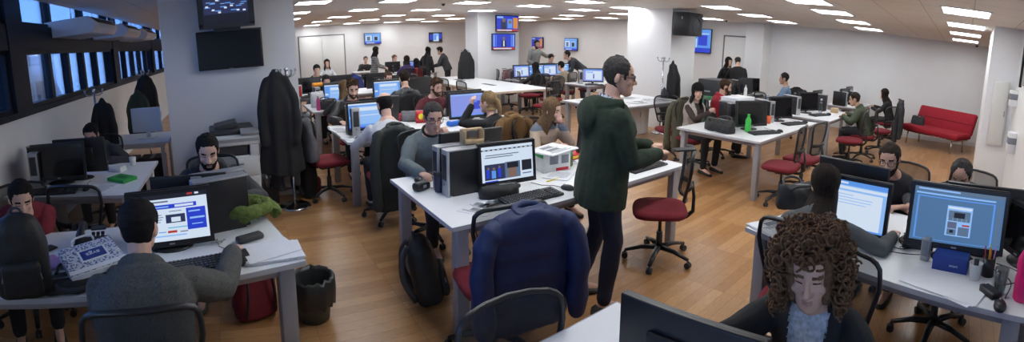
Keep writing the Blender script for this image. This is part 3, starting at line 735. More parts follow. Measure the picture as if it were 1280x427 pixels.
# bottom desk: the monitor of the curly-haired woman, its back to the camera
monitor('black monitor back at the bottom edge, before the curly-haired woman', 1.10, .67, R(97), 'off', zc=.135, w=.44, h=.215, tilt=0)
# right middle desks
station('nearest on the green bottle desk', 5.52, 2.66, R(-24), 'off', pcx=(-.02, .28, R(90)))
station('beside the orange cup on the green bottle desk', 6.58, 2.68, R(-18), 'off', pcx=(-.26, .12))
for k, xx in enumerate((5.62, 5.76, 5.9, 6.04)):
    pc('black computer tower under the white paper stack, %s from left' % ordn[k], xx, 3.05, R(0), 'row of towers under the paper stack')
station('left on the olive-jacketed man\'s desk', 7.98, 2.72, R(-20), 'off', pcx=(-.42, .05))
station('right on the olive-jacketed man\'s desk', 8.75, 2.85, R(180), 'blue', look='black-backed', kb=False, pcx=(.15, .12))
station('left on the desk by the long wall', 10.2, 2.62, R(-5), 'off', kb=False, pcx=(-.2, .05))
station('middle of the desk by the long wall', 10.75, 2.62, R(5), 'off', kb=False, pcx=(-.2, .1))
station('right on the desk by the long wall', 11.15, 2.75, R(0), 'off', kb=False)
station('left on the desk of the standing man in black', 9.62, 4.85, R(-10), 'off')
station('middle on the desk of the standing man in black', 9.95, 4.9, R(-30), 'off', kb=False, pcx=(-.35, .1))
# behind the newspaper table and at the right far wall
station('on the desk behind the newspaper table', 7.95, 8.15, R(-36), 'pale', pcx=(-.3, .1))
station('left on the right far wall desk', 7.12, 10.0, R(0), 'pale')
station('before the woman with black hair and black top far back', 7.62, 10.0, R(0), 'window', kb=False)
station('before the man in the beige sweater far back', 8.1, 10.05, R(-4), 'pale')
station('before the bending man in jeans far back', 8.68, 10.2, R(-10), 'window', kb=False)
station('right rear corner of the right far wall desk', 8.35, 10.5, R(180), 'blue', look='black-backed', kb=False)
# far left
station('before the woman in red far back', 5.75, 14.35, R(0), 'blue', look='blue-lit', kb=False)
station('before the seated woman in beige far back', 5.15, 14.5, R(180), 'blue', look='black-backed', kb=False)
station('before the standing dark-haired pair far back', 6.25, 14.4, R(30), 'off', kb=False)
# ------------------------------------------------------------------ people
SKIN = {'pale': (.68, .42, .32), 'mid': (.60, .36, .26), 'tan': (.50, .29, .20)}
HAIRC = {'black': (.012, .010, .010), 'dark': (.022, .014, .010), 'brown': (.06, .032, .018), 'blond': (.23, .15, .075), 'grey': (.045, .040, .036), 'curl': (.15, .08, .042), 'ginger': (.13, .06, .03), 'light': (.15, .09, .045)}
def skin_mat(k): return mat('skin_'+k, SKIN[k], .5, var=.05, vscale=25, spec=.35)
def hair_mat(k): return mat('hair_'+k, HAIRC[k], .8, var=.35, vscale=70, bump=.5, bscale=160, spec=.2)
def cloth(name, col, rough=.85, var=.12, vs=14, bump=.15, bs=200): return mat(name, col, rough, var=var, vscale=vs, bump=bump, bscale=bs)
M_lip = mat('lip', (.40, .19, .15), .45, var=0); M_eyew = mat('eye_white', (.62, .6, .58), .25, var=0); M_iris = mat('eye_dark', (.02, .013, .01), .2, var=0)
HEADP = [(-.012, .012, .072, .05), (0, .030, .088, .035), (.012, .043, .095, .015), (.035, .054, .096, -.025), (.058, .061, .094, -.055), (.085, .067, .093, -.076), (.112, .072, .0885, -.092), (.135, .0755, .094, -.098), (.165, .0755, .088, -.098), (.192, .066, .070, -.087), (.214, .047, .042, -.064), (.228, .022, .012, -.036)]
def head_ring(z, g=0., n=20):
    P = HEADP
    if z <= P[0][0]: w, f, b = P[0][1:]
    elif z >= P[-1][0]: w, f, b = P[-1][1:]
    else:
        for p, q in zip(P[:-1], P[1:]):
            if p[0] <= z <= q[0]:
                t = (z-p[0])/(q[0]-p[0]); w, f, b = (lerp(p[k], q[k], t) for k in (1, 2, 3)); break
    c = (f+b)/2; d = (f-b)/2
    return [Vector((math.sin(2*PI*j/n)*(w+g), c+math.cos(2*PI*j/n)*(d+g), z)) for j in range(n)]   # j=0 is the front
def interp_pts(pts, m):
    out = []
    for i in range(len(pts)-1):
        p0 = Vector(pts[max(i-1, 0)]); p1 = Vector(pts[i]); p2 = Vector(pts[i+1]); p3 = Vector(pts[min(i+2, len(pts)-1)])
        for k in range(m):
            t = k/m; out.append(.5*((2*p1)+(p2-p0)*t+(2*p0-5*p1+4*p2-p3)*t*t+(3*p1-p0-3*p2+p3)*t**3))
    out.append(Vector(pts[-1])); return out
def limb(mb, pts, rad, n=10, cap=True):
    """tapered limb with round ends"""
    P = [Vector(p) for p in pts]; r = list(rad)
    if cap:
        d0 = (P[0]-P[1]).normalized(); d1 = (P[-1]-P[-2]).normalized()
        P = [P[0]+d0*r[0]*.9, P[0]+d0*r[0]*.55]+P+[P[-1]+d1*r[-1]*.55, P[-1]+d1*r[-1]*.9]
        r = [r[0]*.35, r[0]*.8]+r+[r[-1]*.8, r[-1]*.35]
    mb.tube(P, r, n)
def ik(S, W, a, b, pole):
    S, W = Vector(S), Vector(W); d = W-S; L = d.length
    if L > (a+b)*.995: W = S+d.normalized()*(a+b)*.995; d = W-S; L = d.length
    L = max(L, abs(a-b)+.02); u = d.normalized()
    x = (a*a-b*b+L*L)/(2*L); h = math.sqrt(max(a*a-x*x, 0))
    p = Vector(pole); p = p-u*p.dot(u)
    if p.length < 1e-5: p = u.orthogonal()
    return S+u*x+p.normalized()*h, W
CURL = {'flat': (12, 14, 8), 'relax': (28, 30, 20), 'hold': (55, 55, 35), 'fist': (80, 85, 50), 'mouse': (20, 32, 18), 'point': (70, 80, 45)}
def hand(mb, W, d, back, med, pose='relax', s=1.):
    d = d.normalized(); back = (back-d*back.dot(d)).normalized(); med_ = d.cross(back)
    if med_.dot(med) < 0: med_ = -med_
    med = med_.normalized(); rings = []
    for t, w, h in ((-.02, .024, .02), (.0, .026, .019), (.03, .034, .018), (.06, .041, .016), (.085, .042, .013), (.096, .034, .008)):
        C = W+d*t*s
        rings.append([C+med*(math.cos(2*PI*j/12)*w*s)+back*(math.sin(2*PI*j/12)*h*s) for j in range(12)])
    mb.rings(rings)
    c = CURL[pose]
    for k, (o, L, bz) in enumerate(((.030, .072, .084), (.0105, .08, .09), (-.0095, .074, .087), (-.029, .058, .078))):
        cc = c if not (pose == 'point' and k == 0) else (8, 6, 4)
        p = W+d*(bz-.012)*s+med*o*s; ang = 0.; pts = [p]; spread = med*(o*.9)
        for seg, f in zip(cc, (.42, .32, .26)):
            ang += R(seg); dr = (d*math.cos(ang)-back*math.sin(ang)+spread).normalized(); p = p+dr*L*f*s; pts.append(p)
        pts = [pts[0]]+pts[1:]
        limb(mb, pts, [.0098*s, .0092*s, .0085*s, .0072*s], 8)
    p = W+d*.022*s+med*.022*s; q = p+(med*.75+d*.65-back*.25).normalized()*.042*s; r = q+(med*(.1 if pose in ('hold', 'fist') else .35)+d*.9-back*.3).normalized()*.034*s
    limb(mb, [p, q, r], [.0145*s, .0115*s, .009*s], 8)

NP = [0]; SEATS = []
ADJ = []      # tangential shift, height change, outward shift of each person, in order
def person(label, x, y, rz, sit=True, lean=10, twist=0, side=0, head=(12, 0, 0), rh=None, lh=None, rpose='mouse', lpose='relax', rdir=None, ldir=None, rback=None, lback=None, fem=False, sc=1., skin='pale',
           hair='short', hcol='dark', beard=None, glasses=False, top='sweater', tcol=None, inner=None, open_w=.05, bottom=None, shoe=None, det=1, awake=False, cat='person', group=None, hz=None, legs=None, rpole=None, lpole=None, name='person', sleeve=1., bulk=0., hood=False, collar=None, longhair=.3):
    dz = 0.
    if len(ADJ) > NP[0]:
        dt, dz, dr_ = ADJ[NP[0]]; az = math.atan2(x, y); x += math.cos(az)*dt+math.sin(az)*dr_; y += -math.sin(az)*dt+math.cos(az)*dr_
    NP[0] += 1
    if sit:
        sc *= .955; want = .57+dz+.045; hz = hz if hz is not None else max(.495, min(.6, want)); lean += max(0., hz-want)/.0042
    elif dz: sc *= 1+dz/1.7; hz = hz*sc if hz else None
    SEATS.append((x, y, rz))
    root = thing(name, label, cat, (x, y, 0), rz, group)
    vox = {0: .014, 1: .0095, 2: .006}[det]
    hz = hz if hz is not None else (.57 if sit else .93*sc)
    P0 = Vector((0, -.05 if sit else 0, hz))
    la = R(lean); tw = R(twist); sd = R(side)
    # spine
    ts = [0, .2, .4, .6, .8, 1.]; L = (.50 if fem else .52)*sc; pts = [P0]; ups = []
    for k in range(5):
        f = (.45, .75, 1., 1.1, 1.15)[k] if sit else (1, 1, 1.03, 1.06, 1.1)[k]
        a = la*f; b = sd*(k+1)/5; u = Vector((math.sin(b), math.sin(a), math.cos(a))).normalized(); ups.append(u); pts.append(pts[-1]+u*L/5)
    ups.append(ups[-1])
    def spine(t):
        t = max(-.4, min(1.15, t))
        if t < 0: return P0+ups[0]*(t*L), ups[0]
        i = min(int(t*5), 4); f = t*5-i
        return pts[i].lerp(pts[i+1], f) if t <= 1 else pts[5]+ups[5]*((t-1)*L), ups[i].lerp(ups[min(i+1, 5)], f).normalized()
    def axes(t):
        p, u = spine(t); a = tw*max(0, min(1, t)); r = Vector((math.cos(a), math.sin(a), 0)); r = (r-u*r.dot(u)).normalized(); f = u.cross(r)
        return p, u, r, f
    if fem: TR = [(-.34, .168, .12, 0), (-.14, .13, .10, 0), (-.03, .168, .118, -.005), (.12, .155, .108, 0), (.32, .122, .092, .0), (.5, .132, .1, .012), (.66, .148, .112, .018), (.8, .152, .098, .004), (.9, .13, .076, -.008), (.98, .075, .056, -.01), (1.05, .05, .05, -.004)]
    else: TR = [(-.34, .168, .125, 0), (-.14, .135, .105, 0), (-.03, .165, .12, -.005), (.12, .163, .118, 0), (.32, .155, .112, .004), (.5, .163, .116, .006), (.66, .178, .122, .006), (.8, .182, .11, 0), (.9, .155, .085, -.008), (.98, .085, .062, -.01), (1.05, .058, .056, -.004)]
    def torso(mb, g=0., t0=-.2, t1=1.1, belly=0.):
        rings = []
        for t, w, d, o in TR:
            if t < t0 or t > t1: continue
            p, u, r, f = axes(t); gg = g
            if t0 < -.3 and t == -.14: w, d = .172, .125
            w2, d2 = (w+bulk*(.5 if t > .7 else 1))*sc+gg, (d+bulk*.8)*sc+gg
            ring = []
            for j in range(20):
                c, s = math.cos(2*PI*j/20), math.sin(2*PI*j/20); e = .8
                ring.append(p+r*(math.copysign(abs(c)**e, c)*w2)+f*(math.copysign(abs(s)**e, s)*d2+o*sc))
            rings.append(ring)
        mb.rings(rings)
    # joints
    p, u, r, f = axes(.83); shw = (.150 if fem else .176)*sc+bulk*.3
    SR = p+r*shw+u*.0; SL = p-r*shw
    a_, b_ = (.275 if fem else .295)*sc, (.245 if fem else .262)*sc
    dflt = lambda sx: Vector((sx*.2, .36, .775)) if sit else Vector((sx*.24, .06, hz-.08))
    WR = Vector(rh) if rh is not None else dflt(1); WL = Vector(lh) if lh is not None else dflt(-1)
    ER, WR = ik(SR, WR, a_, b_, rpole or (r*.7-f*.45-u*.6)); EL, WL = ik(SL, WL, a_, b_, lpole or (-r*.7-f*.45-u*.6))
    # legs
    hip = .088*sc
    if legs is None:
        if sit: legs = [((hip, P0.y+.02, hz-.0), (hip+.05, P0.y+.44*sc, hz+.0), (hip+.04, P0.y+.40, .095)), ((-hip, P0.y+.02, hz), (-hip-.05, P0.y+.44*sc, hz), (-hip-.05, P0.y+.38, .095))]
        else: legs = [((hip, 0, hz), (hip+.01, .015, hz*.53), (hip+.015, -.02, .095)), ((-hip, 0, hz), (-hip-.01, .015, hz*.53), (-hip-.015, -.02, .095))]
    # head frame
    pn, un, rn, fn = axes(1.0)
    hp, hyw, hr = head
    HM = (Matrix.Rotation(R(hyw), 3, 'Z') @ Matrix.Rotation(-R(hp), 3, 'X') @ Matrix.Rotation(R(hr), 3, 'Y'))
    nb = pn+un*.03*sc; Hc = pn+un*.065*sc+Vector((0, 0, .03*sc))+fn*.018     # where the jaw hinges on the neck
    HO = Hc-HM @ Vector((0, -.012, .045))*sc
    T = lambda v: HO+HM @ (Vector(v)*sc)
    Tin = lambda v: HM.transposed() @ (Vector(v)-HO)/sc
    hs = (1.06 if not fem else 1.02)*(1.07 if hair == 'curly' else 1.)
    # ---- body: one continuous skin
    mb = MB(); torso(mb, 0)
    limb(mb, [pn-un*.05, pn+un*.03, T((0, -.02, .05))], [.062*sc, .054*sc, .055*sc], 12)
    zs = [-.012, 0, .012, .035, .058, .085, .112, .135, .15, .165, .18, .192, .204, .214, .222, .228]
    mb.rings([[T(q*hs) for q in head_ring(z)] for z in zs])
    if det >= 1:
        limb(mb, [T(Vector(q)*hs) for q in ((0, .088, .118), (0, .1, .098), (0, .111, .078))], [.008*sc, .0105*sc, .0135*sc], 8)
        for sx in (-1, 1):
            mb.ell(T(Vector((sx*.0125, .1, .074))*hs), Vector((.0085, .01, .007))*sc, HM, 8, 6)
            mb.ell(T(Vector((sx*.074, -.012, .1))*hs), Vector((.011, .021, .034))*sc, HM @ Euler((R(-12), 0, R(-sx*25))).to_matrix(), 10, 6)
        for zz, rr in ((.049, .0075), (.038, .0085)): limb(mb, [T(Vector((sx*.019, .086, zz))*hs) if sx else T(Vector((0, .0945, zz))*hs) for sx in (-1, 0, 1)], [rr*.55*sc, rr*sc, rr*.55*sc], 8)
        limb(mb, [T(Vector((sx*.045, .078, .131))*hs) if sx else T(Vector((0, .088, .128))*hs) for sx in (-1, 0, 1)], [.008*sc, .009*sc, .008*sc], 8)
        for sx in (-1, 1): limb(mb, [T(Vector(q)*hs) for q in ((sx*.018, .0785, .1165), (sx*.032, .0815, .1195), (sx*.047, .074, .1165))], [.0055*sc, .0075*sc, .005*sc], 6) if True else None
        mb.ell(T(Vector((0, .083, .008))*hs), Vector((.02, .014, .015))*sc, HM, 8, 6)
        for sx in (-1, 1): mb.ell(T(Vector((sx*.042, .066, .08))*hs), Vector((.022, .02, .02))*sc, HM, 8, 6)
    ar = (.9 if fem else 1.)*sc
    for (Sx, E, W) in ((SR, ER, WR), (SL, EL, WL)):
        limb(mb, [Sx, Sx.lerp(E, .35), Sx.lerp(E, .75), E, E.lerp(W, .3), E.lerp(W, .7), W], [.049*ar, .049*ar, .043*ar, .039*ar, .041*ar, .032*ar, .025*ar], 10)
    for W, E, pose, dr, bk, sx in ((WR, ER, rpose, rdir, rback, 1), (WL, EL, lpose, ldir, lback, -1)):
        d = Vector(dr) if dr is not None else (W-E).normalized()
        if dr is None and sit and W.z < .86: d = Vector((d.x, d.y, min(d.z, 0)*.2)).normalized()
        bkv = Vector(bk) if bk is not None else Vector((0, 0, 1)) if abs(d.z) < .7 else Vector((sx, 0, 0))
        med = Vector((-sx, 0, 0)) if abs(d.x) < .8 else Vector((0, 1, 0))
        if bk is not None or abs(d.z) >= .7:
            med = d.cross(bkv); med = med if med.dot(Vector((-sx*.3, 1, .1))) > 0 else -med
        hand(mb, W, d, bkv, med, pose, sc*(.92 if fem else 1.))
    lr = (.95 if fem else 1.)*sc
    for H_, K, A in legs:
        H_, K, A = Vector(H_), Vector(K), Vector(A)
        limb(mb, [H_, H_.lerp(K, .4), H_.lerp(K, .8), K, K.lerp(A, .3), K.lerp(A, .7), A], [.084*lr, .078*lr, .062*lr, .055*lr, .054*lr, .042*lr, .036*lr], 10)
        limb(mb, [A+Vector((0, -.02, -.03)), A+Vector((0, .06, -.045)), A+Vector((0, .13, -.06))], [.034*sc, .032*sc, .026*sc], 8)
    ms = [skin_mat(skin), hair_mat(hcol), M_lip, M_iris]
    me = soft_mesh(mb, 'body', ms, vox=vox, amp=0, smooth=3 if det < 2 else 2)
    if det >= 1:
        mi = [0]*len(me.polygons)
        for pl in me.polygons:
            q = Tin(pl.center)/hs
            if q.z < -.03 or q.z > .16 or q.y < .05: continue
            if .127 < q.z < .1385 and .014 < abs(q.x) < .05 and q.y > .06: mi[pl.index] = 1
            elif .034 < q.z < .051 and abs(q.x) < .0185 and q.y > .086: mi[pl.index] = 2
            elif not awake and (.106 if det == 2 else .105) < q.z < (.1125 if det == 2 else .1145) and .019 < abs(q.x) < .045 and q.y > .06: mi[pl.index] = 3
        me.polygons.foreach_set('material_index', mi)
    body = bpy.data.objects.new('body', me); COL.objects.link(body); body.parent = root
    if det >= 2 and awake:
        for sx in (-1, 1):
            mb = MB(); mb.ell(T(Vector((sx*.032, .0735, .1105))*hs), Vector((.0125, .0125, .0085))*sc, HM, 12, 8); eo = mb.build('eye', M_eyew, body)
            mb = MB(); mb.ell(T(Vector((sx*.031, .0835, .1085))*hs), Vector((.0052, .0045, .0052))*sc, HM, 10, 6); mb.build('iris', M_iris, eo)
    # ---- clothes
    tcol = tcol or cloth('cloth_grey', (.1, .1, .1))
    def garment(name, m, g, t0, sl, full=True, amp=.006, seed=1, extra=None, cut=None, parent=root, v=None):
        mb = MB(); torso(mb, g, t0, 1.0)
        for (Sx, E, W) in ((SR, ER, WR), (SL, EL, WL)):
            if sl <= 0: continue
            tot = [Sx.lerp(E, q) for q in (0, .35, .75, 1)]+[E.lerp(W, q) for q in (.3, .65, .97)]
            rad = [(.047+g)*ar, (.051+g)*ar, (.046+g)*ar, (.043+g)*ar, (.044+g)*ar, (.037+g)*ar, (.031+g)*ar]
            n = max(2, int(round(sl*7))); limb(mb, tot[:n], rad[:n], 12)
        if extra: extra(mb)
        me = soft_mesh(mb, name, m, vox=max(vox, .008), amp=amp, freq=8, smooth=2, seed=seed+x)
        if cut:
            bm = bmesh.new(); bm.from_mesh(me)
            dl = [fc for fc in bm.faces if cut(fc.calc_center_median())]
            bmesh.ops.delete(bm, geom=dl, context='FACES'); bm.to_mesh(me); bm.free()
        o = bpy.data.objects.new(name, me); COL.objects.link(o); o.parent = parent
        return o
    def neck_cut(depth, w):
        def c(v):
            p, u, r, f = axes(1.0); q = v-p
            return q.dot(u) > -.005 and False
        return c
    def vcut(w0, w1, tmin=-.3):      # opening of a jacket: wide at the neck, w1 at the hem
        def c(v):
            q = v-P0; t = q.dot(ups[2])/L
            p, u, r, f = axes(max(0, min(1, t))); e = v-p; ww = lerp(w1, w0, max(0, min(1, t)))
            return e.dot(f) > .03 and abs(e.dot(r)) < ww and t > tmin
        return c
    def collar_ring(mb, g=.012, rr=.016, h=.0):
        p, u, r, f = axes(1.0); pts = []
        for k in range(14):
            a = 2*PI*k/14; pts.append(p+u*(h-.02+.02*-math.sin(a))+r*(math.cos(a)*(.066*sc+g))+f*(math.sin(a)*(.062*sc+g)-.005))
        mb.tube(pts, rr, 8, closed=True)
    def hood_lump(mb):
        p, u, r, f = axes(.98); k_ = 1.22 if not sit else 1.
        pts = [p+r*(.125*math.cos(a)*sc)+f*(.04-.125*k_*math.sin(a))*sc+u*(.012-.05*math.sin(a)+.0)*sc for a in [PI*k/10 for k in range(11)]]
        mb.tube(pts, [q*k_*sc for q in (.026, .038, .047, .054, .058, .06, .058, .054, .047, .038, .026)], 10)
        q, u2, r2, f2 = axes(.79); mb.ell(q-f2*.125*k_*sc, Vector((.13, .05, .10))*sc*k_, Matrix((r2, f2, u2)).transposed(), 14, 10)
        q, u2, r2, f2 = axes(.64); mb.ell(q-f2*.12*k_*sc, Vector((.07, .035, .06))*sc*k_, Matrix((r2, f2, u2)).transposed(), 14, 10)
    hem = -.16
    if top in ('sweater', 'shirt', 'tee'):
        ex = (lambda mb: collar_ring(mb, .008, .013)) if collar is None else collar
        garment(top if top != 'tee' else 't_shirt', tcol, .010 if top != 'sweater' else .014, hem, sleeve if top != 'tee' else .42, extra=ex, amp=.006)
        if top == 'sweater' and inner: 
            mb = MB(); collar_ring(mb, .012, .014, .025); mb.build('shirt_collar', inner, root)
    elif top in ('hoodie', 'zip'):
        def ex(mb):
            collar_ring(mb, .014, .02, .0)
            if top == 'hoodie' or hood: hood_lump(mb)
        garment('hooded_sweater' if top == 'hoodie' else 'zip_sweater', tcol, .02, hem if sit else -.35, 1, extra=ex, amp=.009)
        if inner:
            mb = MB(); collar_ring(mb, .006, .015, .03); mb.build('shirt_collar', inner, root)
    elif top in ('jacket', 'cardigan', 'vest', 'coat'):
        inn = inner or cloth('cloth_white', (.55, .56, .58))
        garment('shirt', inn, .006, hem+.02, 1. if top != 'cardigan' else .3, amp=.003, extra=lambda mb: collar_ring(mb, .004, .011) if top == 'jacket' else None)
        def ex(mb):
            p, u, r, f = axes(1.0)
            pts = [p+r*(math.cos(a)*.085*sc)+f*(math.sin(a)*.08*sc)+u*(.0-.05*max(0, math.sin(a))) for a in [PI*(1.35+1.3*k/9)*-1+PI*.0 for k in range(10)]]
            pts = [p+r*(math.cos(a)*.08*sc)-f*(math.sin(a)*.07*sc+.005)+u*(.014+.012*math.sin(a)) for a in [PI*(-.15+1.3*k/9) for k in range(10)]]
            mb.tube(pts, .017, 8); mb.tube([q-u*.022+(q-p)*.16 for q in pts], .02, 8)
            if hood: hood_lump(mb)
        garment({'vest': 'fur_vest'}.get(top, top), tcol, .024 if top != 'vest' else .032, hem-.03 if top != 'coat' else hem-.05, 1. if top != 'vest' else .0, extra=ex, amp=.008 if top != 'vest' else .016, seed=5, cut=vcut(open_w+.02, open_w))
        if top == 'jacket' and sleeve:
            pass
    # ---- trousers and shoes
    bt = bottom or cloth('trousers_black', (.018, .019, .023))
    mb = MB(); torso(mb, .008, -.2, .14)
    for H_, K, A in legs:
        H_, K, A = Vector(H_), Vector(K), Vector(A); K2 = K
        limb(mb, [H_, H_.lerp(K, .4), H_.lerp(K, .8), K2, K.lerp(A, .3), K.lerp(A, .7), A+Vector((0, 0, .015))], [.094*lr, .088*lr, .073*lr, .067*lr, .066*lr, .057*lr, .053*lr], 12)
    soft(mb, 'trousers', bt, root, vox=max(vox, .01), amp=.006, freq=9, smooth=2, seed=2+x)
    sm = shoe or mat('shoe_black', (.015, .015, .016), .45)
    for H_, K, A in legs:
        A = Vector(A); K = Vector(K); yaw_ = 0
        mb = MB(); rings = []
        zb = A.z-.095
        for yy, w, h in ((-.085, .02, .03), (-.075, .034, .06), (-.03, .038, .085), (.02, .04, .082), (.07, .046, .058), (.12, .047, .045), (.16, .036, .036), (.178, .014, .024)):
            rings.append([A+Vector((math.cos(2*PI*j/12)*w*sc, yy*sc, -A.z+zb+max(0.0, h*.5+math.sin(2*PI*j/12)*h*.5)*sc)) for j in range(12)])
        mb.rings(rings); mb.build('shoe', sm, root)
    # ---- hair
    hm = hair_mat(hcol)
    nz = 48; nth = 40
    def hairline(th, z):     # th: 0 front .. pi back ; keep?
        a = abs(th)
        if hair in ('short', 'thin', 'spiky'):
            if a < .7: hl = .186-.006*a
            elif a < 1.0: hl = lerp(.182, .15, (a-.7)/.3)
            elif a < 1.12: hl = lerp(.15, .1, (a-1.)/.12)
            elif a < 1.32: hl = .098
            elif a < 1.75: hl = .132
            else: hl = lerp(.10, .028, min(1, (a-1.75)/.6))
            return z-hl
        if hair == 'receding':
            hl = .208 if a < .45 else lerp(.208, .15, min(1, (a-.45)/.5)) if a < .95 else lerp(.15, .098, min(1, (a-.95)/.15)) if a < 1.3 else .13 if a < 1.75 else lerp(.1, .02, min(1, (a-1.75)/.5))
            return z-hl
        if hair == 'bald':
            return min(z-(.1 if a < 1.3 else .13 if a < 1.75 else .02), (a-.9)*.1, .19-z)
        # long kinds
        if hair in ('ponytail', 'bun') :
            hl = .182 if a < .7 else lerp(.182, .1, min(1, (a-.7)/.4)) if a < 1.3 else .13 if a < 1.7 else .02
            return z-hl
        hl = .180-.01*a if a < .8 else lerp(.172, -.6, min(1, (a-.8)/.32))
        return z-hl
    longk = hair in ('long', 'bob', 'ponytail', 'fringe', 'curly', 'bun')
    g0 = {'short': .010, 'thin': .007, 'receding': .009, 'bald': .005, 'spiky': .014, 'long': .014, 'fringe': .016, 'bob': .02, 'ponytail': .01, 'curly': .02, 'bun': .01}.get(hair, .01)
    zlo = {'long': -longhair, 'fringe': -longhair, 'bob': -.05, 'ponytail': .0, 'curly': .03, 'bun': .0}.get(hair, .02)
    if hair != 'none':
        zz = [zlo+(.236-zlo)*k/nz for k in range(nz+1)]
        outer = []; inner_ = []; zk = .05
        for z in zz:
            g = g0
            zc_ = z
            if z > .17: g = g0*1.0
            base = head_ring(min(z, .228), 0, nth)
            if z < .09 and longk:
                base = head_ring(.085, 0, nth)
            if False:
                base2 = head_ring(.085, 0, nth); t = min(1, (.06-z)/.06)
                base = [Vector((lerp(b.x, c.x*(1+.25*min(1, max(0, -z)/.3)), t), lerp(b.y, c.y*.9-.012*t-.06*max(0, -z), t), z)) for b, c in zip(base, base2)]
            ro, ri = [], []
            for j in range(nth):
                b = base[j]; th = 2*PI*j/nth; th = th if th <= PI else th-2*PI
                nrm = Vector((math.sin(th), math.cos(th), 0)); k = min(1, max(0, (z-.17)/.06)); nrm = (nrm*(1-k*.75)+Vector((0, 0, k))).normalized()
                nn = noise.noise(Vector((b.x*40, b.y*40, z*(12 if longk else 40)+x)))*(.006 if hair not in ('spiky',) else .014)
                if longk and hair != 'curly': nn += .005*math.sin(th*17+z*6)+.003*math.sin(th*41-z*9)
                pz = min(z, .231); e_ = max(0, min(1, hairline(th, z)/.03)); gg = g*(.25+.75*e_)
                if z >= zk or not longk: ro.append(T(Vector((b.x, b.y, pz))*hs+nrm*(gg+nn*e_))); ri.append(T(Vector((b.x, b.y, pz))*hs-nrm*.004))
                else:                  # below the jaw the hair falls down along the back
                    dr = (zk-z)*hs*sc; bw = max(0, -math.cos(th)); o0 = T(Vector((b.x, b.y, zk))*hs+nrm*(g+nn)); fall = (-un*.72-Vector((0, 0, .28))).normalized()
                    o1 = o0+fall*dr-fn*(min(.07, dr*.5)*(.35+.65*bw))+rn*(math.sin(th)*min(.03, dr*.2))*(1 if True else 0)+fn*(.02*math.sin(th*15+z*8)*min(1, dr*6)*.3)
                    tp = max(0, 1-max(0, dr-(longhair-.06))/.08) if hair != 'bob' else 1
                    ro.append(o1); ri.append(o1+fn*.012*(bw+.2)*(.4+.6*tp)-rn*math.sin(th)*.02)
            outer.append(ro); inner_.append(ri)
        keep = [[hairline((2*PI*(j+.5)/nth) if (j+.5)/nth <= .5 else 2*PI*((j+.5)/nth-1), (zz[i]+zz[i+1])/2) > 0 for j in range(nth)] for i in range(nz)]
        mb = MB(); N1 = (nz+1)*nth
        vs = [p for rr_ in outer for p in rr_]+[p for rr_ in inner_ for p in rr_]
        fs = []
        K = lambda i, j: 0 <= i < nz and keep[i][j % nth]
        for i in range(nz):
            for j in range(nth):
                if not keep[i][j]: continue
                a, b, c, d = i*nth+j, i*nth+(j+1) % nth, (i+1)*nth+(j+1) % nth, (i+1)*nth+j
                fs += [(a, b, c, d), (N1+d, N1+c, N1+b, N1+a)]
                if not K(i-1, j): fs.append((a, N1+a, N1+b, b))
                if not K(i+1, j): fs.append((d, c, N1+c, N1+d))
                if not K(i, j-1): fs.append((a, d, N1+d, N1+a))
                if not K(i, j+1): fs.append((b, N1+b, N1+c, c))
        if hair not in ('bald',): fs.append([nz*nth+j for j in range(nth)])
        mb.add(vs, fs, 0, True)
        rnd = random.Random(int(abs(x)*100)+3)
        if hair == 'curly':
            for k in range(760):
                th = rnd.uniform(-PI, PI); z = rnd.uniform(-.015, .235)
                if abs(th) < 1.0 and z < .185: continue
                if k < 300: z = rnd.uniform(.188, .234); th = rnd.uniform(-PI, PI)
                b = head_ring(max(min(z, .222), .06), .02, 60)[int((th/(2*PI)) % 1*60) % 60]
                nrm = Vector((math.sin(th), math.cos(th), .2+2.5*max(0, z-.15)*4)).normalized(); g = rnd.uniform(.014, .058); q_ = rnd.uniform(.0, 1.) if k < 110 else 1.; c0 = Vector((b.x*q_, (b.y+.012)*q_-.012, z if q_ == 1. else .232))*hs+nrm*g
                ax = Vector((rnd.uniform(-1, 1), rnd.uniform(-1, 1), rnd.uniform(-.4, 1))).normalized(); e1 = ax.orthogonal().normalized(); e2 = ax.cross(e1); rr = rnd.uniform(.009, .017); n = 16
                mb.tube([T(c0+e1*(math.cos(q*.8)*rr)+e2*(math.sin(q*.8)*rr)+ax*(.0038*q-.034)) for q in range(n)], [.0048*sc]*n, 5)
        if hair == 'spiky':
            for k in range(60):
                th = rnd.uniform(-PI, PI); z = rnd.uniform(.175, .228); b = head_ring(z, .008, 40)[int((th/(2*PI)) % 1*40) % 40]
                mb.tube([T(b*hs), T(b*hs+Vector((b.x*.15, .01+b.y*.1, .02))), T(b*hs+Vector((b.x*.2, .03+b.y*.1, .028)))], [.008, .006, .002], 5)
        if hair in ('ponytail',): limb(mb, [T((0, -.095, .15)), T((0, -.13, .12)), T((.0, -.14, .02)), T((0, -.12, -.1))], [.02, .03, .028, .012], 10)
        if hair in ('bun',): mb.ell(T((0, -.11, .16)), Vector((.045, .04, .045)), HM)
        if hair in ('fringe',):
            for k in range(9): limb(mb, [T((-.05+.0125*k, .07, .2)), T((-.052+.013*k, .104-.0004*(k-4)**2*2, .17)), T((-.05+.0125*k, .103-.0008*(k-4)**2, .135))], [.01, .009, .004], 6)
        mb.build('hair', hm, root)
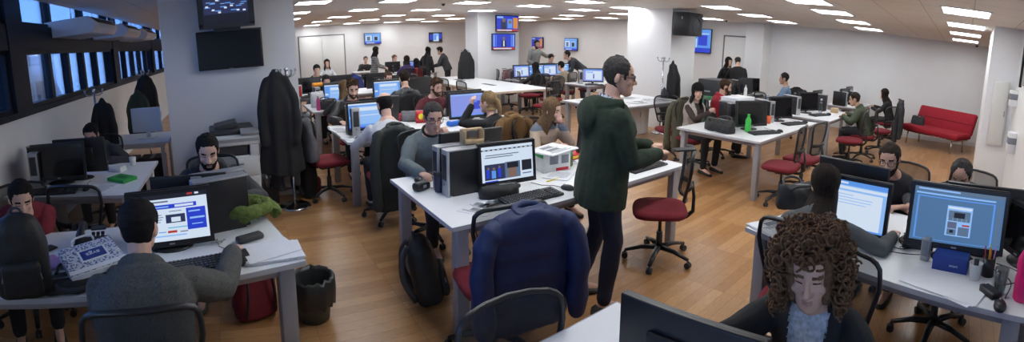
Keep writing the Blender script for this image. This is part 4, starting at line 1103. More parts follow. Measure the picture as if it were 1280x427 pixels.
    if beard:
        bmh = hair_mat(beard); mb = MB(); vs = []; fs = []; zzs = [-.018+.115*k/22 for k in range(23)]; nb_ = 40
        for z in zzs:
            ring = head_ring(z, .0, nb_)
            for j, b in enumerate(ring):
                th = 2*PI*j/nb_; nrm = Vector((math.sin(th), math.cos(th), -.2 if z < .01 else 0)).normalized()
                nn = .006+.003*noise.noise(Vector((b.x*90, b.y*90, z*90)))
                vs.append(T(b*hs+nrm*nn))
        for i in range(22):
            for j in range(nb_):
                th = 2*PI*(j+.5)/nb_; th = abs(th if th <= PI else th-2*PI); z = (zzs[i]+zzs[i+1])/2
                lim = .1 if th > 1.1 else .062 if th < .35 else lerp(.055, .06, th)
                if th > 1.75 or z > lim or (th < .24 and .03 < z < .052): continue
                fs.append((i*nb_+j, i*nb_+(j+1) % nb_, (i+1)*nb_+(j+1) % nb_, (i+1)*nb_+j))
        mb.add(vs, fs, 0, True); o = mb.build('beard', bmh, root)
    if glasses:
        mb = MB()
        for sx in (-1, 1):
            c0 = Vector((sx*.033, .101, .109))
            mb.tube([T((c0+Vector((math.copysign(abs(math.cos(a))**.6, math.cos(a))*.025, -abs(math.cos(a))*.004, math.copysign(abs(math.sin(a))**.6, math.sin(a))*.018)))*hs) for a in [2*PI*k/18 for k in range(18)]], .0024*sc, 5, closed=True)
            mb.tube([T(Vector(q)*hs) for q in ((sx*.058, .098, .114), (sx*.074, .07, .115), (sx*.079, -.005, .113))], .0022*sc, 5)
        mb.tube([T(Vector(q)*hs) for q in ((-.009, .103, .112), (0, .108, .114), (.009, .103, .112))], .002*sc, 5)
        mb.build('glasses', M_blk, root)
    return root
def stripes_mat(name, cols, scale, axis='Z'):
    m, N, L, b = nodes_mat(name); tc = N.new('ShaderNodeTexCoord'); sp = N.new('ShaderNodeSeparateXYZ'); L.new(tc.outputs['Object'], sp.inputs[0])
    mu = N.new('ShaderNodeMath'); mu.operation = 'MULTIPLY_ADD'; mu.inputs[1].default_value = scale; mu.inputs[2].default_value = .15; L.new(sp.outputs[axis], mu.inputs[0])
    fr = N.new('ShaderNodeMath'); fr.operation = 'FRACT'; L.new(mu.outputs[0], fr.inputs[0])
    rp = N.new('ShaderNodeValToRGB'); rp.color_ramp.interpolation = 'CONSTANT'; e = rp.color_ramp.elements
    e[0].position = 0; e[0].color = cols[0]+(1,); e[1].position = 1/len(cols); e[1].color = cols[1]+(1,)
    for k in range(2, len(cols)): q = e.new(k/len(cols)); q.color = cols[k]+(1,)
    L.new(fr.outputs[0], rp.inputs[0]); L.new(rp.outputs[0], b.inputs['Base Color']); b.inputs['Roughness'].default_value = .9
    return m
def check_mat(name, c1, c2, scale):
    m, N, L, b = nodes_mat(name); tc = N.new('ShaderNodeTexCoord'); ck = N.new('ShaderNodeTexChecker'); ck.inputs['Scale'].default_value = scale
    ck.inputs['Color1'].default_value = c1+(1,); ck.inputs['Color2'].default_value = c2+(1,); L.new(tc.outputs['Object'], ck.inputs['Vector']); L.new(ck.outputs[0], b.inputs['Base Color']); b.inputs['Roughness'].default_value = .9
    return m
C_black = cloth('cloth_black', (.013, .013, .015)); C_white = cloth('cloth_white', (.62, .62, .64)); C_char = cloth('cloth_charcoal', (.04, .042, .048)); C_navy = cloth('cloth_navy', (.016, .022, .05))
C_green = cloth('fleece_dark_green', (.020, .034, .020), .95, .2, 30, .3, 320); C_jean = cloth('denim_navy', (.012, .016, .035)); C_jeanb = cloth('denim_blue', (.05, .075, .13))
C_grey = cloth('knit_grey_teal', (.115, .14, .145)); C_tweed = cloth('tweed_grey', (.085, .088, .086), .95, .35, 160, .4, 400); C_leather = cloth('leather_black', (.012, .012, .013), .42, .2, 20, .2, 60)
C_maroon = cloth('knit_maroon', (.09, .012, .018)); C_redh = cloth('hoodie_red', (.20, .018, .03)); C_red = cloth('jacket_red', (.36, .015, .03)); C_olive = cloth('jacket_olive', (.045, .06, .032)); C_bluesh = cloth('denim_shirt', (.13, .20, .29))
C_beige = cloth('knit_beige', (.34, .27, .2)); C_lgrey = cloth('fleece_light_grey', (.28, .29, .29)); C_purple = cloth('knit_purple', (.05, .03, .12)); C_fur = cloth('fur_cream', (.42, .37, .32), .95, .35, 60, .6, 120); C_grn2 = cloth('sweat_dark_green', (.03, .05, .04))
C_brownblk = cloth('top_brown', (.05, .035, .03)); C_blue = cloth('jacket_royal_blue', (.02, .04, .2)); C_ash = cloth('knit_ash', (.13, .13, .14)); C_shoe = mat('shoe_brown_grey', (.05, .045, .04), .6)
C_stripe = stripes_mat('knit_striped', [(.44, .34, .25), (.44, .34, .25), (.12, .145, .18), (.15, .16, .18), (.36, .26, .19), (.44, .34, .25)], 3.6)
C_zebra = stripes_mat('knit_fine_stripes', [(.05, .05, .055), (.3, .3, .31)], 26); C_patt = check_mat('shirt_patterned', (.03, .03, .035), (.16, .16, .17), 60); C_gcheck = check_mat('shirt_checked', (.03, .05, .13), (.55, .57, .62), 45)
MR = {'g': 'people at the desks'}
def sitter(label, x, y, rz, ch=None, **k):
    xx, yy = x, y
    if len(ADJ) > NP[0]: dt, _, dr_ = ADJ[NP[0]]; az = math.atan2(x, y); xx += math.cos(az)*dt+math.sin(az)*dr_; yy += -math.sin(az)*dt+math.cos(az)*dr_
    inst('chair', make_chair, ch, (xx, yy, 0), rz, 'office chairs people sit on', .95)
    return person(label, x, y, rz, True, **k)
ADJ[:] = [(.03, -.2, .04), (.22, -.17, .08), (.12, -.16, 0), (.06, -.16, 0), (-.12, -.01, 0), (0, -.16, .12), (.03, -.2, 0), (-.05, -.11, 0), (-.06, -.15, 0), (.06, -.09, 0), (.02, -.14, 0), (.03, -.09, 0), (-.01, -.06, 0), (.03, -.13, 0), (-.06, -.15, 0), (-.05, -.05, 0), (.13, -.14, 0), (-.32, -.13, 0), (.07, -.13, 0), (-.09, .0, 0),
 (-.17, .03, 0), (.09, -.12, 0), (-.09, 0, 0), (.17, -.04, 0), (.12, -.03, 0), (-.05, -.13, 0), (-.18, -.1, 0), (.02, -.1, 0), (-.05, 0, 0), (.2, 0, 0), (-.05, -.15, 0), (-.1, -.15, 0), (.02, .03, 0), (.2, -.1, 0), (.11, -.09, 0), (.1, -.12, 0), (.3, -.1, 0), (.03, .03, 0), (-.05, -.15, 0), (.08, -.15, 0)]
# --- near people
sitter('woman with brown curly hair in black cardigan over white top, looking down', 1.64, .47, R(92), ch='office chair of the curly-haired woman at the bottom', lean=16, head=(6, 8, 4), hz=.43, fem=True, skin='mid', hair='curly', hcol='curl', top='cardigan', tcol=C_black, inner=cloth('top_white_flecked', (.5, .52, .58), .8, .3, 60), open_w=.055, det=2, rh=(.17, .42, .78), lh=(-.14, .42, .78))
sitter('woman with long straight dark hair and grey sweater seen from behind', 2.2, .90, R(-90), ch='mesh office chair behind the straight-haired woman\'s back', lean=20, head=(8, 28, 0), fem=True, hair='long', hcol='dark', longhair=.26, top='sweater', tcol=cloth('knit_grey_dark', (.09, .095, .1)), glasses=True, det=1, rh=(.42, .34, .775), lh=(-.1, .42, .775), rpose='flat')
sitter('man in black T-shirt with dark-rimmed glasses and short beard', 3.72, .56, R(78), ch='office chair of the man in the black T-shirt', lean=20, head=(12, 8, 4), hair='short', hcol='dark', beard='dark', awake=True, glasses=True, skin='tan', top='tee', tcol=C_black, det=2, rh=(.28, .42, .775), lh=(-.2, .42, .775))
sitter('balding man whose lowered forehead shows above the rightmost monitors', 3.80, -.08, R(76), ch='office chair of the balding man on the right', lean=27, head=(26, 6, 0), hair='receding', hcol='grey', skin='tan', top='sweater', tcol=C_char, det=1, rh=(.32, .50, .775), lh=(-.12, .42, .775), rpose='mouse')
person('standing man in dark green hooded fleece holding a phone, in profile', 2.22, 1.99, R(-118), sit=False, sc=.985, lean=5, head=(6, -16, 0), hair='receding', hcol='grey', skin='mid', glasses=True, top='hoodie', tcol=C_green, inner=C_gcheck, bottom=C_jean, shoe=C_shoe, awake=True, det=2, bulk=.032, rh=(.10, .35, 1.07), lh=(-.07, .36, 1.09), rpose='hold', lpose='hold', rpole=(.5, -.5, -1), lpole=(-.5, -.5, -1), legs=[((.09, 0, .91), (.13, .05, .5), (.13, .0, .095)), ((-.09, 0, .91), (-.12, .02, .5), (-.15, -.1, .095))])
sitter('dark-haired man in grey tweed suit jacket seen from behind at web page', -.40, 1.56, R(10), ch='mesh office chair behind the grey-suited man\'s back', lean=17, head=(6, -14, 0), hair='short', hcol='black', top='jacket', tcol=C_tweed, inner=C_white, bottom=C_jeanb, det=2, bulk=.022, rh=(.44, .50, .785), lh=(-.14, .44, .785), lpole=(-.25, -.3, -1), rpole=(.4, -.4, -1), rpose='mouse')
sitter('young man in dark red hoodie resting chin on fist', -1.60, 2.93, R(-152), ch='office chair of the young man in the red hoodie', lean=24, head=(16, 4, 0), hair='short', hcol='black', top='zip', tcol=C_redh, det=2, lh=(.0, .30, .86), ldir=(.1, -.05, 1), lpole=(-.4, .4, -1), lpose='fist', rh=(.14, .40, .78))
sitter('smiling bearded man in dark hooded top behind the black monitor', -.19, 3.52, R(180), ch='office chair of the smiling bearded man', lean=25, head=(18, 6, 0), hair='short', hcol='black', beard='black', skin='pale', top='hoodie', tcol=C_char, det=2)
sitter('bearded man in dark zip jacket under the coat rack', -1.52, 5.05, R(180), ch='office chair of the bearded man at the window wall', lean=24, head=(24, 0, 0), hair='short', hcol='black', beard='dark', skin='tan', top='jacket', tcol=C_char, inner=cloth('tee_grey_green', (.08, .085, .075)), open_w=.03, det=1)
sitter('man in grey zip sweater and glasses touching his nose', 1.57, 3.74, R(180), ch='office chair of the man in the grey zip sweater', lean=17, head=(14, -8, 0), hair='short', hcol='grey', glasses=True, skin='mid', top='zip', tcol=C_grey, inner=C_black, det=2, bulk=.01, rh=(.28, .50, .78), rpose='mouse', lh=(-.035, .285, .985), ldir=(.16, -.12, 1), lback=(0, -1, -.1), lpole=(-.5, .35, -1), lpose='point')
sitter('woman in beige and blue striped sweater with hand at chin', 2.92, 3.78, R(186), ch='office chair of the woman in the striped sweater', lean=14, head=(12, 20, 0), fem=True, hair='long', hcol='light', longhair=.16, top='sweater', tcol=C_stripe, det=2, lh=(-.05, .24, .945), ldir=(.25, -.05, 1), lpole=(-.5, .4, -1), lpose='fist', rh=(.1, .36, .78))
# --- second and third desk
sitter('balding man in white shirt seen from behind', 1.45, 4.36, R(-4), ch='office chair of the balding man in the white shirt', lean=12, head=(12, 6, 0), hair='bald', hcol='black', top='shirt', tcol=C_white, det=1, bulk=.02)
sitter('man in black leather jacket with tousled hair, looking down', 1.60, 6.24, R(178), ch='office chair of the man in the leather jacket', lean=14, head=(20, 0, 0), hair='spiky', hcol='brown', beard='brown', top='jacket', tcol=C_leather, inner=C_maroon, open_w=.06, det=1, rh=(.25, .42, .79))
sitter('man in dark red sweater with brown beard', 2.80, 6.28, R(180), ch='office chair of the man in the dark red sweater', lean=14, head=(14, 18, 0), hair='spiky', hcol='brown', beard='brown', top='sweater', tcol=C_maroon, det=1)
sitter('blond woman in black holding a hand to her cheek, seen from behind', 2.76, 4.25, R(8), ch='office chair under the brown jacket', lean=10, head=(6, 24, 0), fem=True, hair='ponytail', hcol='blond', top='sweater', tcol=C_black, det=1, lh=(-.14, .26, 1.06), ldir=(.1, .0, 1), lpole=(-.6, .3, -.8))
sitter('dark-haired man in patterned grey shirt seen from behind', 2.68, 6.80, R(-6), ch='office chair of the man in the patterned shirt', lean=10, head=(10, 0, 0), hair='short', hcol='dark', top='shirt', tcol=C_patt, det=1)
sitter('woman with pulled back hair and navy top behind bright monitor', 2.80, 8.68, R(180), ch='office chair of the woman in navy', lean=12, head=(14, 0, 0), fem=True, hair='bun', hcol='brown', top='jacket', tcol=C_navy, inner=C_blue, det=1)
sitter('woman with long blond hair seen from behind beside leather jacket man', 1.98, 6.80, R(-4), ch='office chair of the woman with long blond hair', lean=12, head=(10, 0, 0), fem=True, hair='long', hcol='light', longhair=.2, top='sweater', tcol=C_char, det=0)
sitter('dark-haired man in green top behind the orange pouch', 1.62, 8.62, R(180), ch='office chair of the man behind the orange pouch', lean=16, head=(18, 0, 0), hair='short', hcol='black', top='jacket', tcol=C_grn2, inner=C_white, open_w=.07, det=0)
# --- before the double door and far left
sitter('dark-haired man in black bent over behind dark monitors, far left', 2.02, 10.85, R(180), ch='office chair of the man in black far left', lean=18, head=(20, 0, 0), hair='short', hcol='black', top='sweater', tcol=C_black, det=0)
sitter('woman with long dark hair in white top before the double door', 2.95, 13.6, R(165), ch='office chair of the woman in the white top', lean=6, head=(4, 10, 0), fem=True, hair='long', hcol='dark', longhair=.2, top='sweater', tcol=C_white, det=0)
sitter('seated person in black with grey hair below the left far television', 4.85, 16.95, R(178), ch='office chair of the grey-haired person in black', lean=8, head=(6, 0, 0), hair='short', hcol='grey', top='sweater', tcol=C_black, det=0)
person('standing woman with dark ponytail in fine striped sweater, far back', 4.38, 13.75, R(-110), sit=False, sc=.96, lean=4, head=(8, 0, 0), fem=True, hair='long', hcol='black', longhair=.14, top='sweater', tcol=C_zebra, det=0, rh=(.12, .34, .98), lh=(-.08, .34, 1.0))
sitter('fair-haired woman in beige cardigan seated far back', 5.35, 15.4, R(180), ch='office chair of the woman in beige', lean=10, head=(6, 20, 0), fem=True, hair='bun', hcol='light', top='cardigan', tcol=C_beige, inner=C_char, det=0)
sitter('woman in purple sweater seen from behind far back', 5.12, 13.4, R(-6), ch='office chair of the woman in purple', lean=8, head=(6, 0, 0), fem=True, hair='bob', hcol='dark', top='sweater', tcol=C_purple, det=0)
sitter('dark-haired woman in bright red top far back', 5.66, 13.4, R(20), ch='office chair of the woman in bright red', lean=8, head=(8, 10, 0), fem=True, hair='long', hcol='black', longhair=.12, top='sweater', tcol=C_red, det=0)
person('standing person with long black hair and black coat far back', 6.22, 13.72, R(-60), sit=False, sc=.98, head=(6, 0, 0), fem=True, hair='long', hcol='black', longhair=.4, top='coat', tcol=C_black, inner=C_black, det=0, lh=(-.15, .2, 1.0))
person('standing man with curly dark hair in grey jacket leaning forward, far back', 6.72, 13.6, R(50), sit=False, sc=.98, lean=22, head=(14, 0, 0), hair='spiky', hcol='dark', top='jacket', tcol=C_char, inner=C_char, det=0, rh=(.15, .45, .95), lh=(-.15, .45, .95))
# --- right far wall
person('man in light grey hoodie standing with an arm stretched out', 9.05, 11.95, R(180), sit=False, sc=1.03, head=(14, -10, 0), hair='short', hcol='grey', beard='grey', top='hoodie', tcol=C_lgrey, det=0, lh=(-.5, .34, 1.3), rh=(.14, .3, 1.0))
person('man in blue jeans bending over a desk, far right wall', 9.2, 10.15, R(62), sit=False, lean=52, head=(4, 0, 0), hair='short', hcol='black', top='sweater', tcol=C_char, bottom=C_jeanb, det=0, rh=(.2, .6, .85), lh=(-.2, .62, .82))
sitter('woman with long black hair and black top seen from behind, far back', 7.12, 9.2, R(-4), ch='office chair of the black-haired woman far back', lean=8, head=(6, 0, 0), fem=True, hair='long', hcol='black', longhair=.3, top='sweater', tcol=C_black, det=0)
sitter('man in beige sweater reaching for his keyboard, seen from behind', 8.12, 9.2, R(14), ch='office chair of the man in the beige sweater', lean=14, head=(10, 10, 0), hair='short', hcol='black', top='sweater', tcol=C_beige, det=0, lh=(-.4, .4, .8))
sitter('dark-haired man in dark green top seated behind glowing monitors', 8.9, 11.1, R(180), ch='office chair of the man in dark green', lean=12, head=(18, 0, 0), hair='short', hcol='black', top='sweater', tcol=C_grn2, det=0)
# --- right half
sitter('woman with black fringe in cream fur vest with clasped hands', 5.55, 3.82, R(168), ch='office chair with a khaki coat under the fur vest woman', lean=6, head=(4, -34, 0), fem=True, hair='fringe', hcol='black', longhair=.16, top='vest', tcol=C_fur, inner=C_brownblk, open_w=.06, det=1, rh=(.04, .32, .88), lh=(-.04, .32, .9), lpose='hold', rpose='hold')
sitter('man with glasses in red jacket behind the white paper stack', 6.55, 3.9, R(-142), ch='office chair of the man in the red jacket', lean=10, head=(12, 0, 0), hair='short', hcol='brown', beard='brown', glasses=True, skin='mid', top='jacket', tcol=C_red, inner=C_black, open_w=.02, det=1)
person('standing stout man in black seen from behind near the white column', 10.42, 5.62, R(-48), sit=False, sc=1.0, lean=10, head=(22, 0, 0), hair='bald', hcol='grey', top='sweater', tcol=C_black, det=0, bulk=.035, rh=(.15, .4, 1.0), lh=(-.15, .4, 1.0))
person('standing person with black hair half hidden behind stout man', 10.42, 6.25, R(160), sit=False, sc=.97, head=(6, 0, 0), fem=True, hair='bob', hcol='black', top='sweater', tcol=C_black, det=0)
sitter('man in blue denim shirt seated in profile near the long wall', 9.12, 3.72, R(24), ch='office chair of the man in the blue denim shirt', lean=4, head=(6, 0, 0), hair='short', hcol='black', skin='tan', top='shirt', tcol=C_bluesh, det=1)
sitter('man in olive jacket leaning over his desk, in profile', 8.22, 1.66, R(6), ch='red office chair of the man in the olive jacket', lean=18, head=(16, 6, 0), hair='short', hcol='dark', skin='tan', top='jacket', tcol=C_olive, inner=C_white, open_w=.02, det=1)
sitter('woman with dark brown hair in black by the long white wall', 10.42, 1.72, R(4), ch='office chair with grey coat of the woman by the wall', lean=10, head=(8, 10, 0), fem=True, hair='long', hcol='dark', longhair=.2, top='sweater', tcol=C_black, det=0)
# ------------------------------------------------------------------ clothes on chairs and racks
def draped(label, cx, cyy, rz, mcol, puff=0., drop=.42, name='jacket', wid=1., sl=True, hoodl=False):
    t = thing(name, label, 'jacket', (cx, cyy, 0), rz, 'jackets over chair backs'); t.scale = (.93,)*3; mb = MB(); rings = []; n = 22
    prof = []
    for k in range(17):
        q = k/16; z = lerp(drop, 1.04, q); w = (.245+.03*math.sin(q*PI*.9))*wid; d = .085+.012*math.sin(q*6)
        if q > .8: e = (q-.8)/.2; w *= 1-.25*e*e; d *= 1-.15*e
        prof.append((z, w+puff*.016*abs(math.sin(q*PI*5)), d+puff*.016*abs(math.sin(q*PI*5))))
    prof += [(1.068, .13*wid, .06), (1.085, .075, .035)]
    for z, w, d in prof:
        yc = -.225-.05*max(0, (z-.56)/.46)**1.4-.012
        rings.append([(math.copysign(abs(math.cos(2*PI*j/n))**.7, math.cos(2*PI*j/n))*w, yc+math.copysign(abs(math.sin(2*PI*j/n))**.8, math.sin(2*PI*j/n))*d, z+.012*math.sin(3*2*PI*j/n)) for j in range(n)])
    mb.rings(rings)
    soft(mb, 'jacket_body', mcol, t, vox=.012, amp=.010, freq=7, seed=cx)
    if sl:
        for sx in (-1, 1):
            mb = MB(); P = interp_pts([(sx*.2*wid, -.30, 1.0), (sx*.265*wid, -.32, .9), (sx*.29*wid, -.34, .7), (sx*.275*wid, -.35, .5+(drop-.42))], 3); limb(mb, P, [.055+.012*puff*abs(math.sin(k*1.4)) for k in range(len(P))])
            soft(mb, 'sleeve', mcol, t, vox=.012, amp=.009, freq=9, seed=cx+sx)
    mb = MB(); mb.tube([(math.cos(a)*.085, -.285+math.sin(a)*.05, 1.075+.02*math.sin(a)) for a in [2*PI*k/14 for k in range(14)]], .024+.012*hoodl, 8, closed=True)
    if hoodl: mb.ell((0, -.36, 1.0), (.13, .06, .1))
    soft(mb, 'hood' if hoodl else 'collar', mcol, t, vox=.012, amp=.006)
    return t
C_puff = cloth('puffer_blue', (.010, .022, .085), .6, .2, 8, .25, 40); C_khaki = cloth('coat_khaki', (.10, .095, .06)); C_brownj = cloth('corduroy_brown', (.16, .085, .03), .95, .2, 60, .4, 200); C_olj = cloth('jacket_dark_olive', (.035, .04, .036))
draped('blue quilted puffer jacket over the chair at the middle desk', 1.38, 2.06, R(-10), C_puff, 1., .33, 'puffer_jacket', 1.0, True, False).scale = (.95, .93, .885)
draped('dark grey and olive jacket over the white-shirted man\'s chair', *SEATS[11], C_olj, 0, .18, wid=.84)
draped('brown jacket over the blond woman\'s chair', *SEATS[14], C_brownj, 0, .4, wid=.95)
draped('khaki coat over the fur vest woman\'s chair', *SEATS[33], C_khaki, 0, .22, 'coat', .9)
draped('long grey coat over the chair of the woman by the wall', *SEATS[39], C_char, 0, .12, 'coat')
draped('royal blue jacket over the chair before the double door', 2.9, 10.95, R(180), C_blue, .4, .45)
draped('black jacket over the chair under the newspaper page monitor', 3.02, .0, R(80), C_black, 0, .25)
draped('black jacket over the chair behind the blue shirt man', 9.9, 3.75, R(100), C_black, 0, .35)
draped('grey hooded jacket over the chair with the red backpack behind', 1.02, 5.25, R(-84), C_ash, 0, .52, 'hooded_jacket', .9, False, True)
draped('black jacket over the patterned shirt man\'s chair', *SEATS[15], C_black, 0, .3)

def coat_stand(label, x, y, h, disc=True, hooks=4):
    t = thing('coat_stand', label, 'coat stand', (x, y, 0), 0, 'coat stands')
    mb = MB(); mb.cyl((0, 0, .015), (0, 0, h), .016); mb.ell((0, 0, h), (.024, .024, .024)); mb.build('pole', M_steel, t)
    mb = MB(); mb.lathe([(.0, 0), (.18, 0), (.185, .008), (.15, .022), (.04, .035), (.018, .06)], n=28); mb.build('base_disc', M_steel, t)
    for k in range(hooks):
        a = k*2*PI/hooks+.4; c, s = math.cos(a), math.sin(a)
        mb = MB(); mb.tube([(0, 0, h-.07), (c*.07, s*.07, h-.075), (c*.11, s*.11, h-.05), (c*.12, s*.12, h-.01)], .009, 7); mb.ell((c*.12, s*.12, h-.005), (.016, .016, .016)); mb.build('hook', M_silver, t)
    return t
def hung_coat(label, x, y, ztop, zbot, w, m, seed=0., lining=None, rz=0., cat='coat', name='coat', d=.6):
    t = thing(name, label, cat, (x, y, ztop), rz, 'coats on the stands'); H_ = ztop-zbot; mb = MB(); rings = []; n = 36
    for k in range(26):
        q = k/25; ww = w*(.14+.78*min(1, q/.3)**.8) if q < .3 else w*(.92+.22*(q-.3)/.7+.05*math.sin(q*5+seed)); dd = ww*d*(1 if q > .1 else .8)
        f = min(1, q*2)*.13
        rings.append([(math.cos(2*PI*j/n)*ww*(1+f*math.sin(5*2*PI*j/n+seed+q*2)), math.sin(2*PI*j/n)*dd*(1+f*math.sin(7*2*PI*j/n+seed*2)), -q*H_+.03*math.sin(2*2*PI*j/n+seed)*q) for j in range(n)])
    mb.rings(rings)
    for sx in (-1, 1): P = interp_pts([(sx*w*.45, 0, -.12), (sx*w*.8, -.05, -.3), (sx*w*.88, -.08, -.55), (sx*w*.8, -.09, -.55-.25*H_/1.2)], 3); limb(mb, P, [.052]*len(P))
    soft(mb, 'coat_body', m, t, vox=.014, amp=.014, freq=6, seed=seed)
    if lining:
        mb = MB(); mb.grid(lambda a, b: (w*(-.15+.55*a)+.02*math.sin(b*6), -w*d*(1.12+.05*math.sin(a*7+b)), -H_*(.62+.36*b)), 8, 12)
        me = mb.build('lining', lining, t); md = me.modifiers.new('s', 'SOLIDIFY'); md.thickness = .01
    return t
coat_stand('chrome coat stand with disc base at the right of wide pillar', .57, 5.05, 1.55)
hung_coat('long black coat heaped on the chrome stand before the wide pillar', .45, 5.02, 1.56, .42, .215, C_black, 1.)
hung_coat('dark grey coat with pale lining hanging lowest on the chrome stand', .50, 5.16, 1.3, .20, .14, C_char, 2.2, lining=cloth('lining_grey', (.17, .16, .15)))
coat_stand('grey coat stand with two-armed top before the window wall', -1.86, 5.93, 1.47, hooks=2)
hung_coat('black coat hanging from the grey stand behind the bearded man', -1.76, 5.93, 1.36, .35, .16, C_black, 3.)
coat_stand('coat stand behind the small white desk by the windows', -1.62, 8.2, 1.6)
hung_coat('black hooded coat on the stand behind the white monitor', -1.58, 8.15, 1.55, .75, .19, C_black, 4.)
hung_coat('dark green coat on the stand behind the white monitor', -1.72, 8.05, 1.28, .35, .2, C_grn2, 5.)
coat_stand('coat stand beside the pillar with two televisions', 6.02, 11.1, 1.5)
hung_coat('black coats heaped on the stand beside the television pillar', 6.0, 11.02, 1.54, .45, .21, C_black, 6.)
coat_stand('chrome coat stand beside the pillar with the loudspeaker', 7.42, 5.62, 1.52)
hung_coat('black coat on the stand below the loudspeaker', 7.56, 5.48, 1.48, .55, .13, C_black, 7.)
hung_coat('black bag-like garment on the near side of the loudspeaker stand', 7.34, 5.5, .95, .5, .1, C_char, 8., name='scarf', cat='scarf')

# ------------------------------------------------------------------ bags
def backpack(label, x, y, z, rz, m, m2=None, s=1., tilt=(0, 0), group='bags'):
    t = thing('backpack', label, 'backpack', (x, y, z), rz, group); t.scale = (s,)*3
    m2 = m2 or m; rot = Euler((R(tilt[0]), R(tilt[1]), 0)).to_matrix(); mb = MB(); rings = []; n = 20
    for k, (q, w, d) in enumerate(((0, .13, .07), (.02, .155, .095), (.12, .165, .105), (.28, .16, .1), (.38, .14, .085), (.44, .10, .06), (.47, .04, .025))):
        rings.append([rot @ Vector((math.copysign(abs(math.cos(2*PI*j/n))**.6, math.cos(2*PI*j/n))*w, math.copysign(abs(math.sin(2*PI*j/n))**.7, math.sin(2*PI*j/n))*d, q)) for j in range(n)])
    mb.rings(rings); soft(mb, 'main_compartment', m, t, vox=.011, amp=.007, freq=9, seed=x)
    mb = MB(); mb.box(rot @ Vector((0, -.11, .13)), (.22, .06, .2), rot=rot, bev=.025); soft(mb, 'front_pocket', m2, t, vox=.01, amp=.005, seed=y)
    for sx in (-1, 1):
        mb = MB(); mb.tube([rot @ Vector(p) for p in interp_pts([(sx*.06, .07, .42), (sx*.085, .13, .35), (sx*.1, .15, .2), (sx*.11, .1, .05)], 4)], .022, 8, flat=.3, up=(1, 0, 0)); mb.build('shoulder_strap', M_blk2, t)
    mb = MB(); mb.tube([rot @ Vector((math.cos(a)*.04, .02, .45+math.sin(a)*.045)) for a in [PI*k/8 for k in range(9)]], .008, 6); mb.build('handle', M_blk2, t)
    mb = MB(); mb.tube([rot @ Vector((math.cos(a)*.11, -.125, .13+math.sin(a)*.09)) for a in [PI*k/10 for k in range(11)]], .0035, 5); mb.build('zip', M_silver, t)
    return t
def handbag(label, x, y, z, rz, m, L_=.4, W_=.16, H_=.17, group='bags', strap=True):
    t = thing('bag', label, 'bag', (x, y, z), rz, group); mb = MB(); rings = []; n = 22
    for q, k in ((0, .86), (.04, 1), (.3, 1.02), (.6, .9), (.85, .6), (1, .25)):
        rings.append([(math.copysign(abs(math.cos(2*PI*j/n))**.75, math.cos(2*PI*j/n))*L_/2*(.9+.1*k), math.copysign(abs(math.sin(2*PI*j/n))**.8, math.sin(2*PI*j/n))*W_/2*k, q*H_*(1+.08*math.sin(2*PI*j/n*2))) for j in range(n)])
    mb.rings(rings); soft(mb, 'bag_body', m, t, vox=.009, amp=.008, freq=12, seed=x)
    if strap:
        for sy in (-1, 1):
            mb = MB(); mb.tube(interp_pts([(-L_*.25, sy*W_*.25, H_*.75), (-L_*.2, sy*W_*.6, H_*1.05), (0, sy*W_*.75, H_*1.12), (L_*.2, sy*W_*.6, H_*1.05), (L_*.25, sy*W_*.25, H_*.75)], 4), .009, 6); mb.build('strap', M_blk2, t)
    mb = MB(); mb.tube([(-L_*.38, -.01, H_*.93), (0, -.012, H_*1.0), (L_*.38, -.01, H_*.93)], .004, 5); mb.build('zip', M_silver, t)
    return t
C_bag = cloth('bag_black', (.012, .012, .013), .55, .2, 30, .2, 90); C_bagr = cloth('bag_red', (.16, .012, .02)); C_plaid = check_mat('plaid_red', (.2, .03, .04), (.25, .24, .25), 34)
q = LP(1.37, .05); backpack('large black backpack on the left end of the suited man\'s desk', q.x, q.y, .742, R(25), C_bag, None, .86)
backpack('red and grey backpack on the floor under the suited man\'s desk', .02, 2.96, 0, R(200), C_bagr, None, .95, (8, 0))
backpack('black and red backpack behind the chair at the second desk', .78, 5.38, 0, R(100), C_bag, C_bagr, 1.)
backpack('black backpack slumped on the floor under the middle desk', 1.22, 2.78, 0, R(70), C_bag, None, 1., (-12, 6))
handbag('black handbag on the right desk beside the folded newspaper', 2.98, 1.04, .742, R(-40), C_bag, .30, .16, .16)
handbag('black laptop bag at the end of the green bottle desk', 5.06, 2.88, .742, R(80), C_bag, .46, .2, .16)
handbag('black cloth pouch before the towers on the middle desk', 1.64, 2.555, .742, R(-8), C_bag, .30, .11, .085, strap=False)
handbag('dark bag lying on the left seat of the red sofa', 10.93, .98, .44, R(-120), C_char, .36, .2, .2)
handbag('black bag on the third desk behind the pink bottle', 1.48, 7.45, .742, R(10), C_bag, .36, .18, .16)
handbag('teal shopping bag on the desk before the double door, left one', 1.32, 9.95, .742, R(20), cloth('bag_teal', (.01, .28, .24)), .26, .14, .2)
handbag('teal shopping bag on the desk before the double door, right one', 2.0, 9.95, .742, R(-20), cloth('bag_teal', (.01, .28, .24)), .24, .14, .18)
handbag('red plaid bag on the left end of the far right desk', 6.98, 10.45, .742, R(15), C_plaid, .4, .2, .24)
handbag('black cloth heap on the back edge of the second desk', 2.32, 5.66, .742, R(-20), C_ash, .42, .22, .13, strap=False)
handbag('black bag on top of the monitors desk by the long wall', 9.55, 5.12, .742, R(20), C_bag, .34, .2, .22)
q = LP(1.13, .10); handbag('flat black shoulder bag under the white patterned paper bag', q.x, q.y+.02, .742, LA+R(8), C_bag, .40, .22, .05)

